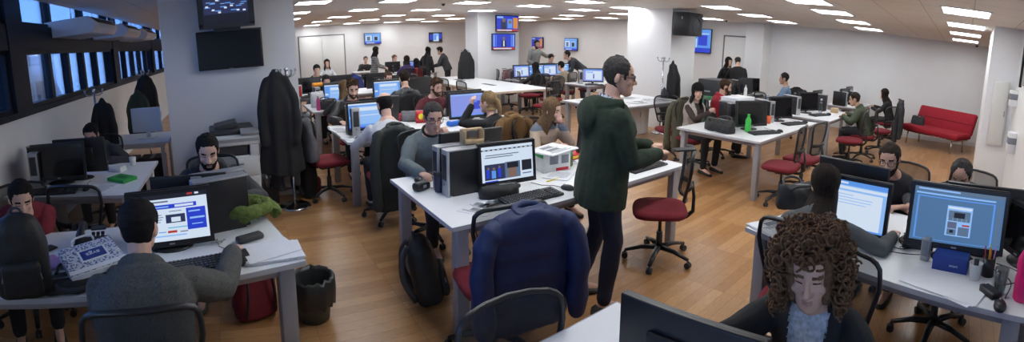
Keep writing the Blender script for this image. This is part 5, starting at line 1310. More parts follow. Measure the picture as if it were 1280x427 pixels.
# white paper bag with blue flower print and blue label
m_, N, L, b = nodes_mat('paper_blue_print'); tc = N.new('ShaderNodeTexCoord'); vo = N.new('ShaderNodeTexVoronoi'); vo.inputs['Scale'].default_value = 75; L.new(tc.outputs['Object'], vo.inputs['Vector'])
rp = N.new('ShaderNodeValToRGB'); rp.color_ramp.elements[0].position = .35; rp.color_ramp.elements[0].color = (.06, .09, .25, 1); rp.color_ramp.elements[1].position = .5; rp.color_ramp.elements[1].color = (.62, .65, .72, 1); L.new(vo.outputs['Distance'], rp.inputs[0]); L.new(rp.outputs[0], b.inputs['Base Color'])
q = LP(1.05, .24); t = thing('paper_bag', 'white paper bag with blue flower print and blue label lying on desk', 'paper bag', (q.x, q.y, .80), LA+R(22))
t.rotation_euler = (R(10), R(-4), LA+R(22))
mb = MB(); mb.box((0, 0, .02), (.30, .25, .05), bev=.008); mb.build('bag_body', m_, t)
mb = MB(); mb.box((0, -.128, .02), (.29, .006, .04)); mb.box((0, -.11, .0465), (.3, .03, .003)); mb.build('white_hem', M_paper, t)
mb = MB(); mb.box((.01, .0, .0465), (.15, .10, .003)); lb = mb.build('label_panel', M_paper, t)
mb = MB(); mb.box((.01, .0, .0485), (.128, .08, .002)); bl = mb.build('blue_panel', mat('label_blue', (.02, .05, .25), .5, var=0), lb)
def text_obj(s, size, mtl, parent, loc, rot, name='lettering', ext=.0004, align='CENTER'):
    cu = bpy.data.curves.new(name, 'FONT'); cu.body = s; cu.size = size; cu.align_x = align; cu.align_y = 'CENTER'; cu.extrude = ext
    o = bpy.data.objects.new('tmp', cu); COL.objects.link(o); dg = bpy.context.evaluated_depsgraph_get(); me = bpy.data.meshes.new_from_object(o.evaluated_get(dg)); bpy.data.objects.remove(o)
    me.materials.clear(); me.materials.append(mtl); o = bpy.data.objects.new(name, me); COL.objects.link(o); o.parent = parent; o.location = loc; o.rotation_euler = rot
    return o
text_obj('avga', .045, M_paper, bl, (.01, .0, .050), (0, 0, R(180)))
for sy in (-.09, .09):
    mb = MB(); mb.tube(interp_pts([(-.06, .125, .03+sy*.2), (-.05, .17, .05), (.05, .17, .05), (.06, .125, .03+sy*.2)], 4), .004, 6); mb.build('handle', M_paper, t)

# ------------------------------------------------------------------ small things on the desks
def cyl_thing(name, label, cat, x, y, prof, m, z=.741, extra=None, group=None, n=20):
    t = thing(name, label, cat, (x, y, z), 0, group); mb = MB(); mb.lathe(prof, n=n); mb.build('body', m, t)
    for nm, pr, mm in extra or []: mb = MB(); mb.lathe(pr, n=n); mb.build(nm, mm, t)
    return t
def bottle(label, x, y, m, cap, h=.22, r=.034, z=.741, glass=False):
    return cyl_thing('bottle', label, 'bottle', x, y, [(0, 0), (r*.9, 0), (r, .01), (r, h*.35), (r*.86, h*.45), (r, h*.55), (r*.95, h*.68), (r*.45, h*.84), (r*.4, h*.9)], m, z, [('cap', [(0, h*.88), (r*.5, h*.88), (r*.5, h), (0, h)], cap)], 'bottles on the desks')
def sheet(label, x, y, rz, w=.21, d=.297, n=1, kind='lines', z=.741, name='paper', cat='paper', group='papers on the desks', m=None):
    t = thing(name, label, cat, (x, y, z), rz, group); h = .0012*n+.0008; mb = MB()
    for k in range(max(1, min(n, 6))):
        a = .05*math.sin(k*2.3+x); mb.box((.006*math.sin(k*1.7), .005*math.cos(k*2.1), h*(k+.5)/max(1, min(n, 6))), (w, d, h/max(1, min(n, 6))), rot=(0, 0, a))
    o = mb.build('sheets', m or M_paper, t)
    rnd = random.Random(int(x*97+y*31)); mb = MB(); yy = d/2-.03
    if kind == 'proof':
        for k in range(9): mb.box((w*.18, d*.42-.013*k, h+.0006), (w*.36, .003, .0004))
        mb.box((-w*.2, d*.1, h+.0006), (.03, .055, .0004)); mb.box((w*.3, d*.08, h+.0006), (.028, .05, .0004)); mb.box((-.2*w, d*.38, h+.0006), (.02, .06, .0004))
    elif kind != 'blank':
        while yy > -d/2+.02:
            if kind in ('news', 'photo') and rnd.random() < .3 and yy > -d/2+.08:
                mb.box((rnd.uniform(-w*.2, w*.1), yy-.03, h+.0006), (w*rnd.uniform(.25, .45), .05, .0004)); yy -= .065; continue
            mb.box((-w*.02+rnd.uniform(-.01, .01), yy, h+.0006), (w*rnd.uniform(.55, .84), .0035 if kind == 'lines' else .006, .0004)); yy -= .014 if kind == 'lines' else .013
        mb.build('print', M_ink, o)
    return t
def box_thing(name, label, cat, x, y, d, m, rz=0., z=.741, bev=.004, parts=(), group=None):
    t = thing(name, label, cat, (x, y, z), rz, group); mb = MB(); mb.box((0, 0, d[2]/2), d, bev=bev); o = mb.build('body', m, t)
    for nm, c, dd, mm in parts: mb = MB(); mb.box(c, dd, bev=.002); mb.build(nm, mm, t)
    return t
M_clear = glassy('clear_plastic', (.82, .88, .9), .3); M_greenp = mat('bottle_green', (.06, .55, .08), .35); M_pink = mat('bottle_pink', (.75, .015, .16), .35); M_navyp = mat('mug_navy', (.012, .018, .06), .35); M_orange = mat('cup_orange', (.75, .12, .02), .4)
M_tan = mat('wood_tan', (.5, .36, .2), .6, var=.15); M_card = mat('cardboard_white', (.7, .71, .7), .7); M_grn = mat('card_green', (.03, .35, .07), .6); M_rd = mat('card_red', (.5, .02, .03), .5); M_yl = mat('pen_yellow', (.75, .6, .02), .5); M_blu = mat('box_blue', (.015, .045, .26), .5); M_lil = mat('lilac_cover', (.42, .24, .46), .6)
# middle desk
cyl_thing('travel_mug', 'dark navy travel mug left of the twin towers', 'mug', 1.335, 2.86, [(0, 0), (.033, 0), (.036, .02), (.04, .12), (.041, .125)], M_navyp, extra=[('lid', [(0, .122), (.043, .122), (.043, .14), (.03, .148), (0, .148)], M_blk)])
box_thing('camera_case', 'small black case beside the navy travel mug', 'case', 1.235, 2.95, (.13, .075, .06), M_blk, R(20), bev=.02, parts=[('clasp', (0, -.038, .035), (.03, .004, .02), M_silver)])
sheet('printed sheet with pictures on the near left of middle desk', 1.44, 2.45, R(-60), kind='photo')
sheet('second printed sheet beside the black pen on middle desk', 1.58, 2.40, R(-75), kind='lines')
def pen(label, x, y, rz, m, z=.745): 
    t = thing('pen', label, 'pen', (x, y, z), rz, 'pens on the desks'); mb = MB(); mb.tube([(-.07, 0, .0), (.055, 0, .0), (.07, 0, .0)], [.0045, .0045, .001], 8); mb.build('barrel', m, t); mb = MB(); mb.tube([(-.072, 0, 0), (-.02, 0, 0)], .0052, 8); mb.build('cap', m, t); return t
pen('black pen on the middle desk left of the keyboard', 1.53, 2.43, R(10), M_blk, .748); pen('yellow marker right of the news page monitor', 2.18, 2.63, R(5), M_yl)
t = box_thing('carton', 'white and green carton under newspapers on the middle desk', 'carton', 2.36, 2.88, (.26, .18, .16), M_card, R(-8), parts=[('green_flap', (-.131, 0, .14), (.004, .18, .04), M_grn), ('picture_panel', (-.03, -.091, .1), (.08, .003, .07), M_ink), ('picture_panel', (.075, -.091, .1), (.07, .003, .07), M_ink), ('red_stripe', (.05, -.091, .02), (.12, .003, .025), M_rd)])
sheet('newspapers lying on top of the white and green carton', 2.36, 2.87, R(14), .36, .26, 9, 'news', .903, 'newspaper', 'newspaper')
sheet('loose papers between carton and mouse on the middle desk', 2.3, 2.70, R(30), .24, .2, 4, 'lines')
sheet('papers beyond the glass jar on the middle desk', 2.62, 3.0, R(-20), .3, .22, 5, 'news')
cyl_thing('jar', 'greenish glass jar right of the white and green carton', 'jar', 2.545, 2.87, [(0, 0), (.03, 0), (.034, .01), (.034, .09), (.028, .1)], mat('jar_olive', (.2, .22, .08), .2), extra=[('lid', [(0, .1), (.031, .1), (.031, .118), (0, .12)], M_grn)])
cyl_thing('jar', 'dark glass jar beside the green-hooded man\'s hip', 'jar', 2.63, 2.79, [(0, 0), (.033, 0), (.036, .01), (.036, .09), (.028, .1)], mat('jar_dark', (.07, .08, .05), .2), extra=[('lid', [(0, .1), (.03, .1), (.03, .115), (0, .117)], M_blk)])
box_thing('packet', 'red and yellow snack packet on the middle desk', 'packet', 2.74, 3.02, (.16, .1, .06), M_rd, R(15), bev=.02, parts=[('yellow_band', (0, 0, .031), (.165, .104, .02), M_yl)])
t = thing('desk_organiser', 'open tan wooden organiser standing on top of the twin towers', 'organiser', (1.58, 2.82, 1.073), R(-6))
mb = MB(); mb.box((0, 0, .008), (.15, .1, .016), bev=.003); mb.box((0, .045, .05), (.15, .01, .09), bev=.003); mb.build('backboard', M_tan, t)
for sx in (-1, 1): mb = MB(); mb.box((sx*.07, 0, .05), (.01, .1, .09), bev=.003); mb.build('side', M_tan, t)
mb = MB(); mb.box((0, -.045, .018), (.15, .01, .03), bev=.003); mb.build('front_rail', M_tan, t); mb = MB(); mb.box((0, 0, .1), (.15, .03, .01), bev=.003); mb.build('top_rail', M_tan, t)
mb = MB(); mb.box((.02, .035, .055), (.08, .006, .05)); mb.build('card', M_ink, t)
# phone in the standing man's hands
ph = box_thing('mobile_phone', 'black mobile phone held by the standing green-hooded man', 'phone', 2.53, 1.70, (.075, .15, .012), M_blk, R(-118), 1.10, .003, parts=[('display', (0, 0, .0105), (.066, .135, .001), M_blk2)])
# second and third desk
for k, (xx, yy) in enumerate(((1.27, 5.2), (1.34, 5.33))):
    cyl_thing('drinking_glass', 'clear glass on the left end of second desk, %s one' % ('nearer', 'farther')[k], 'glass', xx, yy, [(0, 0), (.028, 0), (.033, .11), (.03, .11), (.026, .006), (0, .006)], M_clear, group='glasses on the second desk')
sheet('papers spread on the left end of the second desk', 1.3, 4.95, R(20), .3, .22, 5, 'news'); sheet('white sheet at the left corner of the second desk', 1.24, 5.5, R(5), .21, .29, 3, 'lines')
cyl_thing('cup', 'red cup behind the white-shirted man', 'cup', 2.1, 5.72, [(0, 0), (.03, 0), (.04, .1), (.036, .1), (0, .01)], M_rd)
t = thing('crisp_packet', 'red and yellow crisp packet standing on the second desk', 'packet', (2.3, 5.45, .741), R(-10)); t.scale = (.8, .8, .8); mb = MB(); rings = []
for q, w, d in ((0, .08, .004), (.02, .085, .02), (.1, .085, .045), (.17, .085, .025), (.2, .085, .003)): rings.append([(math.cos(2*PI*j/16)*w, math.sin(2*PI*j/16)*d, q) for j in range(16)])
mb.rings(rings); mb.build('packet_body', M_rd, t); mb = MB(); mb.ell((0, -.035, .11), (.05, .014, .05)); mb.build('yellow_emblem', M_yl, t)
box_thing('tissue_packet', 'bright blue packet before the blue monitor', 'packet', 2.58, 5.06, (.18, .1, .06), mat('packet_blue', (.02, .14, .6), .4), R(10), bev=.02, parts=[('opening', (0, 0, .06), (.1, .02, .004), M_paper)])
bottle('pink bottle on the corner of the third desk', 1.32, 7.36, mat('bottle_magenta', (.5, .06, .22), .35), M_silver, .24, .034)
handbag('white plastic bag on the third desk behind the pink bottle', 1.38, 7.75, .742, 0, C_white, .24, .16, .26, strap=False)
pc('black tower carrying the orange pouch on the third desk', 1.42, 8.05, 0, 'computer towers on the desks')
box_thing('pouch', 'orange pouch lying on the tower before the man in green', 'pouch', 1.44, 7.98, (.2, .1, .07), mat('pouch_orange', (.8, .3, .02), .5), R(10), 1.073, .028, parts=[('zip', (0, 0, .071), (.15, .006, .003), M_blk)])
box_thing('carton', 'red and white carton on the left end of fourth desk', 'carton', 1.3, 9.45, (.12, .1, .26), M_card, R(10), parts=[('red_side', (0, -.0505, .13), (.1, .003, .22), M_rd)])
cyl_thing('waste_bin', 'black waste bin beside the third desk', 'bin', 1.02, 8.0, [(0, 0), (.11, 0), (.14, .3), (.132, .3), (.104, .01), (0, .01)], M_blk, 0)
cyl_thing('drink_can', 'orange can standing on the rim of the black waste bin', 'can', 1.06, 7.95, [(0, 0), (.033, .0), (.033, .11), (.028, .118), (0, .118)], M_orange, .012)
# suited man's desk
q = LP(.13, .64); t = thing('scarf', 'rolled green knitted scarf on the right end of suited man\'s desk', 'scarf', (q.x, q.y, .745), R(20)); mb = MB()
P = [(math.cos(a)*(.035+.0085*a), math.sin(a)*(.03+.0065*a), .04+.012*math.sin(a*1.3)+.012*a*.4) for a in [k*.35 for k in range(46)]]; P = [(p[0], p[1], min(p[2], .095)) for p in P]
mb.tube(P, .036, 10); mb.tube(interp_pts([(.1, .0, .05), (.16, .05, .045), (.2, .02, .04), (.17, -.05, .035)], 5), .036, 10)
soft(mb, 'knitted_wool', cloth('wool_green', (.13, .18, .04), .95, .3, 60, .5, 180), t, vox=.008, amp=.01, freq=22)
q = LP(.19, .37); box_thing('glasses_case', 'long black spectacle case before the green scarf', 'case', q.x, q.y, (.16, .065, .035), M_blk2, LA+R(12), bev=.014, parts=[('hinge_line', (0, -.033, .02), (.15, .002, .003), M_blk)])
q = LP(.13, .15); sheet('white papers on the front right corner of suited man\'s desk', q.x, q.y, LA+R(-8), .30, .21, 12, 'blank')
q = LP(.15, .17); sheet('upper loose white sheet on suited man\'s desk corner', q.x, q.y, LA+R(6), .29, .2, 2, 'blank', .757)
q = LP(.30, .14); pen('short dark pencil beside the white papers', q.x, q.y, LA+R(110), M_blk2)
q = LP(.1, .82); sheet('white paper pad under the green scarf at desk end', q.x, q.y, LA, .24, .1, 10, 'blank')
q = LP(.36, .40); t = thing('key_ring', 'bunch of small keys beside the web page monitor', 'keys', (q.x, q.y, .743), .4); mb = MB(); mb.tube([(math.cos(a)*.016, math.sin(a)*.016, .004) for a in [2*PI*k/14 for k in range(14)]], .0025, 5, closed=True); mb.build('ring', M_steel, t)
for k in range(3): mb = MB(); mb.box((.03*math.cos(k*1.3+.5), .03*math.sin(k*1.3+.5), .004+.004*k), (.045, .012, .003), rot=(0, 0, k*1.3+.5)); mb.build('key', M_silver, t)
q = LP(1.30, .36); box_thing('notebook', 'lilac notebook beside the black backpack', 'notebook', q.x, q.y, (.13, .17, .015), M_lil, LA+R(35), z=.75, parts=[('pages', (.003, 0, .0075), (.13, .165, .009), M_paper)])
q = LP(1.16, .46); sheet('folded newspapers behind the white paper bag', q.x, q.y, LA+R(50), .28, .2, 8, 'news', name='newspaper', cat='newspaper')
q = LP(1.36, .58); box_thing('mobile_phone', 'small dark phone on the desk before the red hoodie', 'phone', q.x, q.y, (.07, .13, .01), M_blk, LA+R(-40), parts=[('display', (0, 0, .0105), (.062, .115, .001), M_blk2)])
box_thing('book', 'blue and silver book on desk at the left picture edge', 'book', -1.5, 2.12, (.16, .22, .05), mat('book_blue', (.06, .1, .2), .5), R(30), parts=[('pages', (.004, 0, .025), (.155, .214, .038), M_paper)])
t = cyl_thing('waste_bin', 'grey-green waste bin with a plastic liner under the suited man\'s desk', 'bin', .40, 2.86, [(0, 0), (.105, 0), (.135, .27), (.128, .27), (.1, .01), (0, .01)], mat('bin_greygreen', (.07, .09, .075), .5), 0)
mb = MB(); n = 30
mb.rings([[(math.cos(2*PI*j/n)*(r+.012*math.sin(j*2.7)), math.sin(2*PI*j/n)*(r+.012*math.sin(j*1.9)), z+.012*math.sin(j*3.1)) for j in range(n)] for r, z in ((.15, .12), (.155, .2), (.15, .285), (.135, .3), (.12, .27), (.1, .15))], caps=False); mb.build('liner', cloth('liner_black', (.03, .032, .032), .35), t)
# window desk and back desk
box_thing('folder', 'bright green folder on the window desk', 'folder', -1.08, 3.98, (.23, .17, .03), M_grn, R(-35), parts=[('label_patch', (0, 0, .031), (.1, .06, .001), mat('green_dark', (.01, .14, .03), .5))])
box_thing('carton', 'small white carton on the window desk behind the folder', 'carton', -1.22, 4.35, (.16, .12, .05), M_card, R(-20), parts=[('flap', (0, 0, .051), (.15, .05, .002), M_paper)])
sheet('white sheets beside the keyboard on the window desk', -1.2, 3.72, R(-15), .21, .29, 2, 'lines')
cyl_thing('cup', 'white cup before the bearded man at the window desk', 'cup', -1.1, 4.55, [(0, 0), (.028, 0), (.036, .085), (.032, .085), (0, .01)], M_card)
t = thing('monitor', 'white monitor back on the small desk beside the wide pillar', 'monitor', (-1.22, 6.1, .741), R(-8))
mb = MB(); mb.box((0, 0, .25), (.42, .05, .33), bev=.012); mb.build('housing', M_white, t); mb = MB(); mb.tube([(0, .02, .01), (0, .03, .12)], .03, 8); mb.build('neck', M_white, t); mb = MB(); mb.box((0, 0, .006), (.22, .18, .012), bev=.004); mb.build('stand_base', M_white, t)
for k in range(4): box_thing('carton', 'dark storage carton under the small white desk, %s' % ('front left', 'front right', 'upper left', 'upper right')[k], 'carton', -1.55+.36*(k % 2), 6.15, (.32, .3, .24), mat('carton_dark', (.06, .05, .05), .8, var=.3), 0, .242*(k//2), parts=[('tape', (0, 0, .2405), (.05, .3, .002), M_ink)], group='cartons under the small desk')
# right desk
q = RP(.13, .17); sheet('folded newspaper on the left end of the right desk', q.x, q.y, RA+R(80), .32, .24, 10, 'news', name='newspaper', cat='newspaper')
q = RP(.2, .2); box_thing('magazine', 'glossy magazine with a bright cover on the folded newspaper', 'magazine', q.x, q.y+.02, (.15, .06, .006), mat('cover_multi', (.3, .12, .22), .3, var=.7, vscale=30), RA+R(80), .756, .002, parts=[('cover_picture', (.02, 0, .0065), (.06, .045, .001), M_rd)])
q = RP(.17, .32); box_thing('sunglasses_case', 'black case on the newspaper before the handbag', 'case', q.x, q.y, (.12, .05, .025), M_blk, RA+R(70), .757, .01, parts=[('seam', (0, -.0255, .014), (.11, .002, .002), M_blk2)])
q = RP(1.2, .16); sheet('large white printed layout sheet below the newspaper page monitor', q.x, q.y, RA+R(82), .29, .40, 3, 'proof'); q = RP(1.24, .11); sheet('white sheet sticking out under the large layout sheet', q.x, q.y-.005, RA+R(70), .21, .297, 1, 'blank', .7405)
q = RP(1.16, .33); t = box_thing('blue_carton', 'blue box with white lettering under the newspaper page monitor', 'box', q.x, q.y, (.19, .11, .085), M_blu, RA+R(8)); text_obj('smart', .02, M_paper, t, (.02, -.0565, .04), (R(90), 0, 0))
q = RP(1.31, .27); cyl_thing('paper_cup', 'white paper cup with black stirrer beside the blue box', 'cup', q.x, q.y, [(0, 0), (.026, 0), (.036, .09), (.038, .092), (.034, .09), (.02, .05), (0, .05)], M_card, extra=[('stirrer', [(0, .05), (.012, .05), (.014, .11), (0, .112)], M_blk)])
q = RP(1.36, .36); t = cyl_thing('pen_pot', 'black pot of coloured pens behind the paper cup', 'pen pot', q.x, q.y, [(0, 0), (.035, 0), (.035, .1), (.031, .1), (.031, .01), (0, .01)], M_blk)
for k, mm in enumerate((M_yl, M_rd, M_orange, M_lil)): mb = MB(); a = k*1.6; mb.tube([(.015*math.cos(a), .015*math.sin(a), .015), (.03*math.cos(a), .03*math.sin(a), .16)], .004, 6); mb.build('pen', mm, t)
q = RP(1.46, .18); cyl_thing('drinking_glass', 'clear glass left of the pink bottle', 'glass', q.x, q.y, [(0, 0), (.027, 0), (.036, .13), (.033, .13), (.025, .006), (0, .006)], M_clear)
q = RP(1.575, .17); bottle('tall pink bottle on the right corner of the right desk', q.x, q.y, M_pink, mat('cap_pink', (.6, .012, .12), .3), .30, .046)
q = RP(1.43, .15); box_thing('power_adapter', 'black power adapter beside the layout sheet', 'adapter', q.x, q.y+.01, (.06, .11, .032), M_blk, RA+R(50), bev=.006, parts=[('plug', (0, .06, .016), (.03, .02, .02), M_blk2)])
q = RP(1.0, .36); box_thing('loudspeaker', 'slim silver loudspeaker left of the blue box', 'loudspeaker', q.x, q.y, (.05, .05, .13), M_silver, RA, bev=.008, parts=[('grille', (0, -.026, .075), (.036, .003, .09), M_ink)])
q = RP(.74, .5); box_thing('white_socket', 'white plug box beside the blue document monitor', 'plug box', q.x, q.y, (.07, .05, .045), M_white, RA, bev=.008, parts=[('socket', (0, -.026, .022), (.03, .003, .03), M_silver)])
for k, pts in enumerate((((.7, .5), (.75, .42), (.83, .4), (.9, .47), (.98, .5)), ((.62, .45), (.7, .36), (.8, .32), (.92, .36), (1.0, .42)), ((1.3, .45), (1.42, .4), (1.5, .3), (1.5, .12)), ((1.38, .5), (1.5, .46), (1.56, .36), (1.44, .22)))):
    P = [RP(*p)+Vector((0, 0, .746+.004*k)) for p in pts]; t = tag(MB().tube(interp_pts(P, 6), .0032, 6).build('cable', M_cable), 'thin black cable on the right desk, %s' % ('behind the desk phone', 'before the desk phone', 'beside the pink bottle', 'around the clear glass')[k], 'cable', 'cables on the right desk')
for k, (xx, yy) in enumerate(((1.45, 2.55), (1.58, 2.62), (1.7, 2.55))):
    P = [(xx, yy+.05, .60), (xx+.03, yy, .4), (xx-.02, yy+.02, .2), (xx+.06, yy, .05), (xx+.12, yy+.06, .012)]; tag(MB().tube(interp_pts(P, 6), .005, 6).build('cable', M_cable), 'black cable hanging under the middle desk, %s from the left' % ordn[k], 'cable', 'cables under the middle desk')
# green bottle desk and beyond
bottle('bright green bottle on the green bottle desk', 5.34, 2.62, M_greenp, M_greenp, .23, .04)
sheet('stack of white paper on the row of black towers', 5.83, 3.05, R(90), .28, .5, 40, 'blank', 1.073)
cyl_thing('cup', 'orange cup between the two dark monitors', 'cup', 6.22, 2.72, [(0, 0), (.03, 0), (.04, .11), (.036, .11), (0, .01)], M_orange)
bottle('clear water bottle behind the orange cup', 6.42, 2.92, M_clear, M_white, .26, .036); bottle('clear water bottle on the olive-jacketed man\'s desk', 8.35, 2.6, M_clear, M_white, .26, .036)
bottle('white spray bottle before the man in the blue shirt', 9.35, 4.72, M_white, M_silver, .26, .04)
box_thing('carton', 'small brown carton on the olive-jacketed man\'s desk', 'carton', 8.62, 2.4, (.18, .14, .09), M_tan, R(10), parts=[('label_patch', (0, -.0705, .045), (.08, .002, .05), M_paper)])
sheet('white papers on the desk before the man in blue', 9.55, 4.68, R(10), .3, .22, 6, 'lines')
for k, (xx, yy, rz) in enumerate(((5.75, 5.35, 20), (6.3, 5.25, -15), (6.75, 5.4, 35), (6.1, 5.75, -40), (6.6, 5.8, 10), (7.0, 5.2, -8), (5.55, 5.85, 60))):
    sheet('newspaper on the tall white table, %s' % ('near left', 'near middle', 'right of the middle', 'middle of back row', 'right of back row', 'near right corner', 'far left corner')[k], xx, yy, R(rz), .4, .28, 6, 'news', name='newspaper', cat='newspaper', group='newspapers on the tall table')
box_thing('cabinet', 'low white cabinet under the newspaper table', 'cabinet', 6.95, 5.95, (.5, .4, .62), M_white, R(0), 0, .006, parts=[('door', (-.125, -.201, .32), (.24, .012, .58), M_white), ('door', (.125, -.201, .32), (.24, .012, .58), M_white), ('handle', (-.02, -.212, .4), (.012, .014, .1), M_silver)])
for k in range(3): box_thing('carton', 'green and white carton under the loudspeaker, %s of the stack' % ('bottom', 'middle', 'top')[k], 'carton', 7.98, 4.98+.02*k, (.42, .34, .26), mat('carton_green', (.03, .17, .07), .7, var=.3, vscale=12), R(8*k-6), .262*k, parts=[('white_panel', (0, -.171, .13), (.22, .003, .12), M_paper)], group='green cartons')
t = box_thing('flight_case', 'black equipment case on wheels beside the loudspeaker pillar', 'case', 8.66, 5.12, (.62, .5, 1.05), M_blk2, R(0), .06, .02, parts=[('lid_seam', (0, -.251, .7), (.6, .004, .015), M_silver), ('latch', (0, -.254, .7), (.06, .01, .06), M_silver), ('handle', (-.315, 0, .8), (.012, .14, .03), M_silver)])
for sx in (-1, 1):
    for sy in (-1, 1): mb = MB(); mb.cyl((sx*.25-.02, sy*.2, -.03), (sx*.25+.02, sy*.2, -.03), .03); mb.build('wheel', M_blk, t)
# ------------------------------------------------------------------ televisions, loudspeaker, air conditioners, sofa, copier, wall boxes
def television(label, x, y, z, rz, kind, w, h, gap=.05):
    t = thing('television', label, 'television', (x, y, z), rz, 'wall televisions'); b = .018
    mb = MB(); mb.box((0, .022, 0), (w+2*b, .04, h+2*b), bev=.006); mb.box((0, .05, 0), (w*.5, .05, h*.5), bev=.01); ho = mb.build('housing', M_blk, t)
    mb, ms = screen_mesh(kind, w, h); o = mb.build('screen', ms, ho); o.location = (0, .0005, 0)
    mb = MB(); mb.box((0, .045+gap/2, 0), (.2, gap, .2), bev=.004); mb.build('wall_bracket', M_blk2, t)
    mb = MB(); mb.box((0, 0, -h/2-.012), (.05, .003, .008)); mb.build('emblem', M_logo, ho)
    return t
television('switched-off black television on the wide pillar', -.02, 5.39, 1.82, 0, 'off', .72, .41, .07)
SC['map'] = (E_dk, [(.04, .3, .96, .97, E_pic)]+[(.06+.11*k, .5+.13*math.sin(k*2.1), .2+.11*k-.02, .53+.13*math.sin(k*2.1), E_sky) for k in range(8)]+[(.08+.13*k, .42+.1*math.cos(k*1.7), .14+.13*k, .47+.1*math.cos(k*1.7), E_wht) for k in range(7)]+[(.1+.1*k, .66+.12*math.sin(k*3.3), .19+.1*k, .68+.12*math.sin(k*3.3), E_lt) for k in range(8)]+[(.05, .08, .95, .28, E_dk), (.3, .7, .36, .78, E_wht), (.62, .82, .7, .85, E_lt)])
t = thing('monitor', 'boxy grey monitor showing a night map above the black television', 'monitor', (-.03, 5.3, 2.285), 0)
mb = MB(); mb.box((0, .0, 0), (.62, .10, .44), bev=.012); mb.box((0, .1, 0), (.5, .14, .36), bev=.02); ho = mb.build('housing', M_blk2, t)
mb = MB()
for c, d in (((0, -.055, .2), (.62, .03, .045)), ((0, -.055, -.2), (.62, .03, .05)), ((-.288, -.055, 0), (.05, .03, .4)), ((.288, -.055, 0), (.05, .03, .4))): mb.box(c, d)
mb.build('bezel', mat('bezel_grey', (.045, .048, .055), .45), ho)
mb, ms = screen_mesh('map', .53, .35); o = mb.build('screen', ms, ho); o.location = (0, -.052, 0)
mb = MB(); mb.box((0, .1, -.24), (.3, .22, .04), bev=.005); mb.box((0, .18, -.1), (.1, .04, .3)); mb.build('wall_bracket', M_blk2, t)
television('upper television with a news picture on the far pillar', 7.28, 10.912, 2.22, 0, 'tvnews', .72, .41)
television('lower television with an anchorman on the far pillar', 7.16, 10.912, 1.72, 0, 'tvanchor', .74, .42)
television('left television on the far wall above striped woman', 5.48, YF-.088, 1.92, 0, 'tvdual', .66, .40)
television('right television on the far wall above the standing pair', 8.2, YF-.088, 1.9, 0, 'tvstudio', .56, .36)
television('television on the right wall behind the grey hoodie', XE-.088, 15.1, 1.66, R(-90), 'tvnews', .7, .40)
television('television on the right wall above the bending man', XE-.088, 13.05, 1.63, R(-90), 'tvdual', .7, .42)
television('large blue television half hidden behind the loudspeaker', XE-.088, 7.62, 1.94, R(-90), 'tvtall', 1.12, .66)

t = thing('loudspeaker', 'black loudspeaker box mounted high on the pillar', 'loudspeaker', (7.93, 5.42, 2.21), 0)
mb = MB(); mb.box((0, .02, 0), (.46, .40, .46), bev=.012); ho = mb.build('cabinet', M_blk, t)
mb = MB(); mb.box((.0, -.19, 0), (.44, .03, .44), bev=.012); gr = mb.build('grille', mat('grille_dark', (.03, .033, .04), .6, var=.5, vscale=40), t)
mb = MB(); mb.tube([(math.cos(a)*.15, -.207, math.sin(a)*.15-.02) for a in [2*PI*k/28 for k in range(28)]], .008, 6, closed=True); mb.build('cone_ring', M_blk2, gr)
mb = MB(); mb.box((-.1, .24, 0), (.06, .1, .1)); mb.build('wall_bracket', M_blk2, t)
mb = MB(); mb.box((-.232, 0, .12), (.004, .02, .05)); mb.build('rating_plate', M_silver, ho)

def make_ac():
    t = thing('air_conditioner', '', 'air conditioner')
    M_ac = mat('ac_white', (.66, .67, .70), .45, var=.02)
    mb = MB(); mb.prism([(-.33, .02), (-.33, .2), (.24, .2), (.33, .12), (.33, .06), (.27, 0), (-.28, 0)], -.55, .55, M=Matrix(((1, 0, 0), (0, 0, -1), (0, 1, 0)))); mb.build('casing', M_ac, t)
    mb = MB(); mb.box((.295, 0, .155), (.11, .86, .012), rot=(0, R(41), 0)); ou = mb.build('outlet_slot', M_blk2, t)
    for k in range(2): mb = MB(); mb.box((.302+.0*k, 0, .145+.03*k), (.035, .84, .006), rot=(0, R(20), 0)); mb.build('louvre', M_ac, ou)
    mb = MB()
    for k in range(9): mb.box((-.2+.045*k, 0, -.002), (.02, .8, .006))
    o = mb.build('intake_grille', M_silver, t)
    for sy in (-1, 1): mb = MB(); mb.cyl((0, sy*.45, .19), (0, sy*.45, .36), .008); mb.build('hanger_rod', M_steel, t)
    return t
for k, (yy, lb) in enumerate(((6.0, 'nearest of three in a row'), (7.75, 'middle one of three'), (9.5, 'farthest of three in a row'))):
    inst('ac', make_ac, 'white air conditioner hanging by the windows, %s' % lb, (-1.92, yy, 2.2), 0, 'air conditioners by the windows')

# red sofa bed
t = thing('sofa', 'red sofa bed with chrome legs against the long wall', 'sofa', (10.62, .52, 0), R(-122))
M_sofa = mat('sofa_red', (.34, .008, .022), .85, var=.1, vscale=20, bump=.15, bscale=200)
mb = MB(); mb.box((0, -.02, .385), (1.62, .62, .13), bev=.045); mb.build('seat_cushion', M_sofa, t)
Mb = Euler((R(-20), 0, 0)).to_matrix()
mb = MB(); mb.box((0, .36, .64), (1.62, .12, .52), rot=Mb, bev=.045); bk = mb.build('backrest', M_sofa, t)
mb = MB(); mb.box((0, .295, .65), (1.6, .012, .008), rot=Mb); mb.build('seam', mat('seam_dark', (.12, .004, .01), .9), bk)
mb = MB(); mb.box((0, 0, .3), (1.5, .5, .03), bev=.006); mb.build('frame', M_steel, t)
for sx in (-1, 1):
    for sy in (-1, 1): mb = MB(); mb.tube([(sx*.62, sy*.22, .3), (sx*.63, sy*.25, .0)], .018, 10); mb.build('leg', M_steel, t)

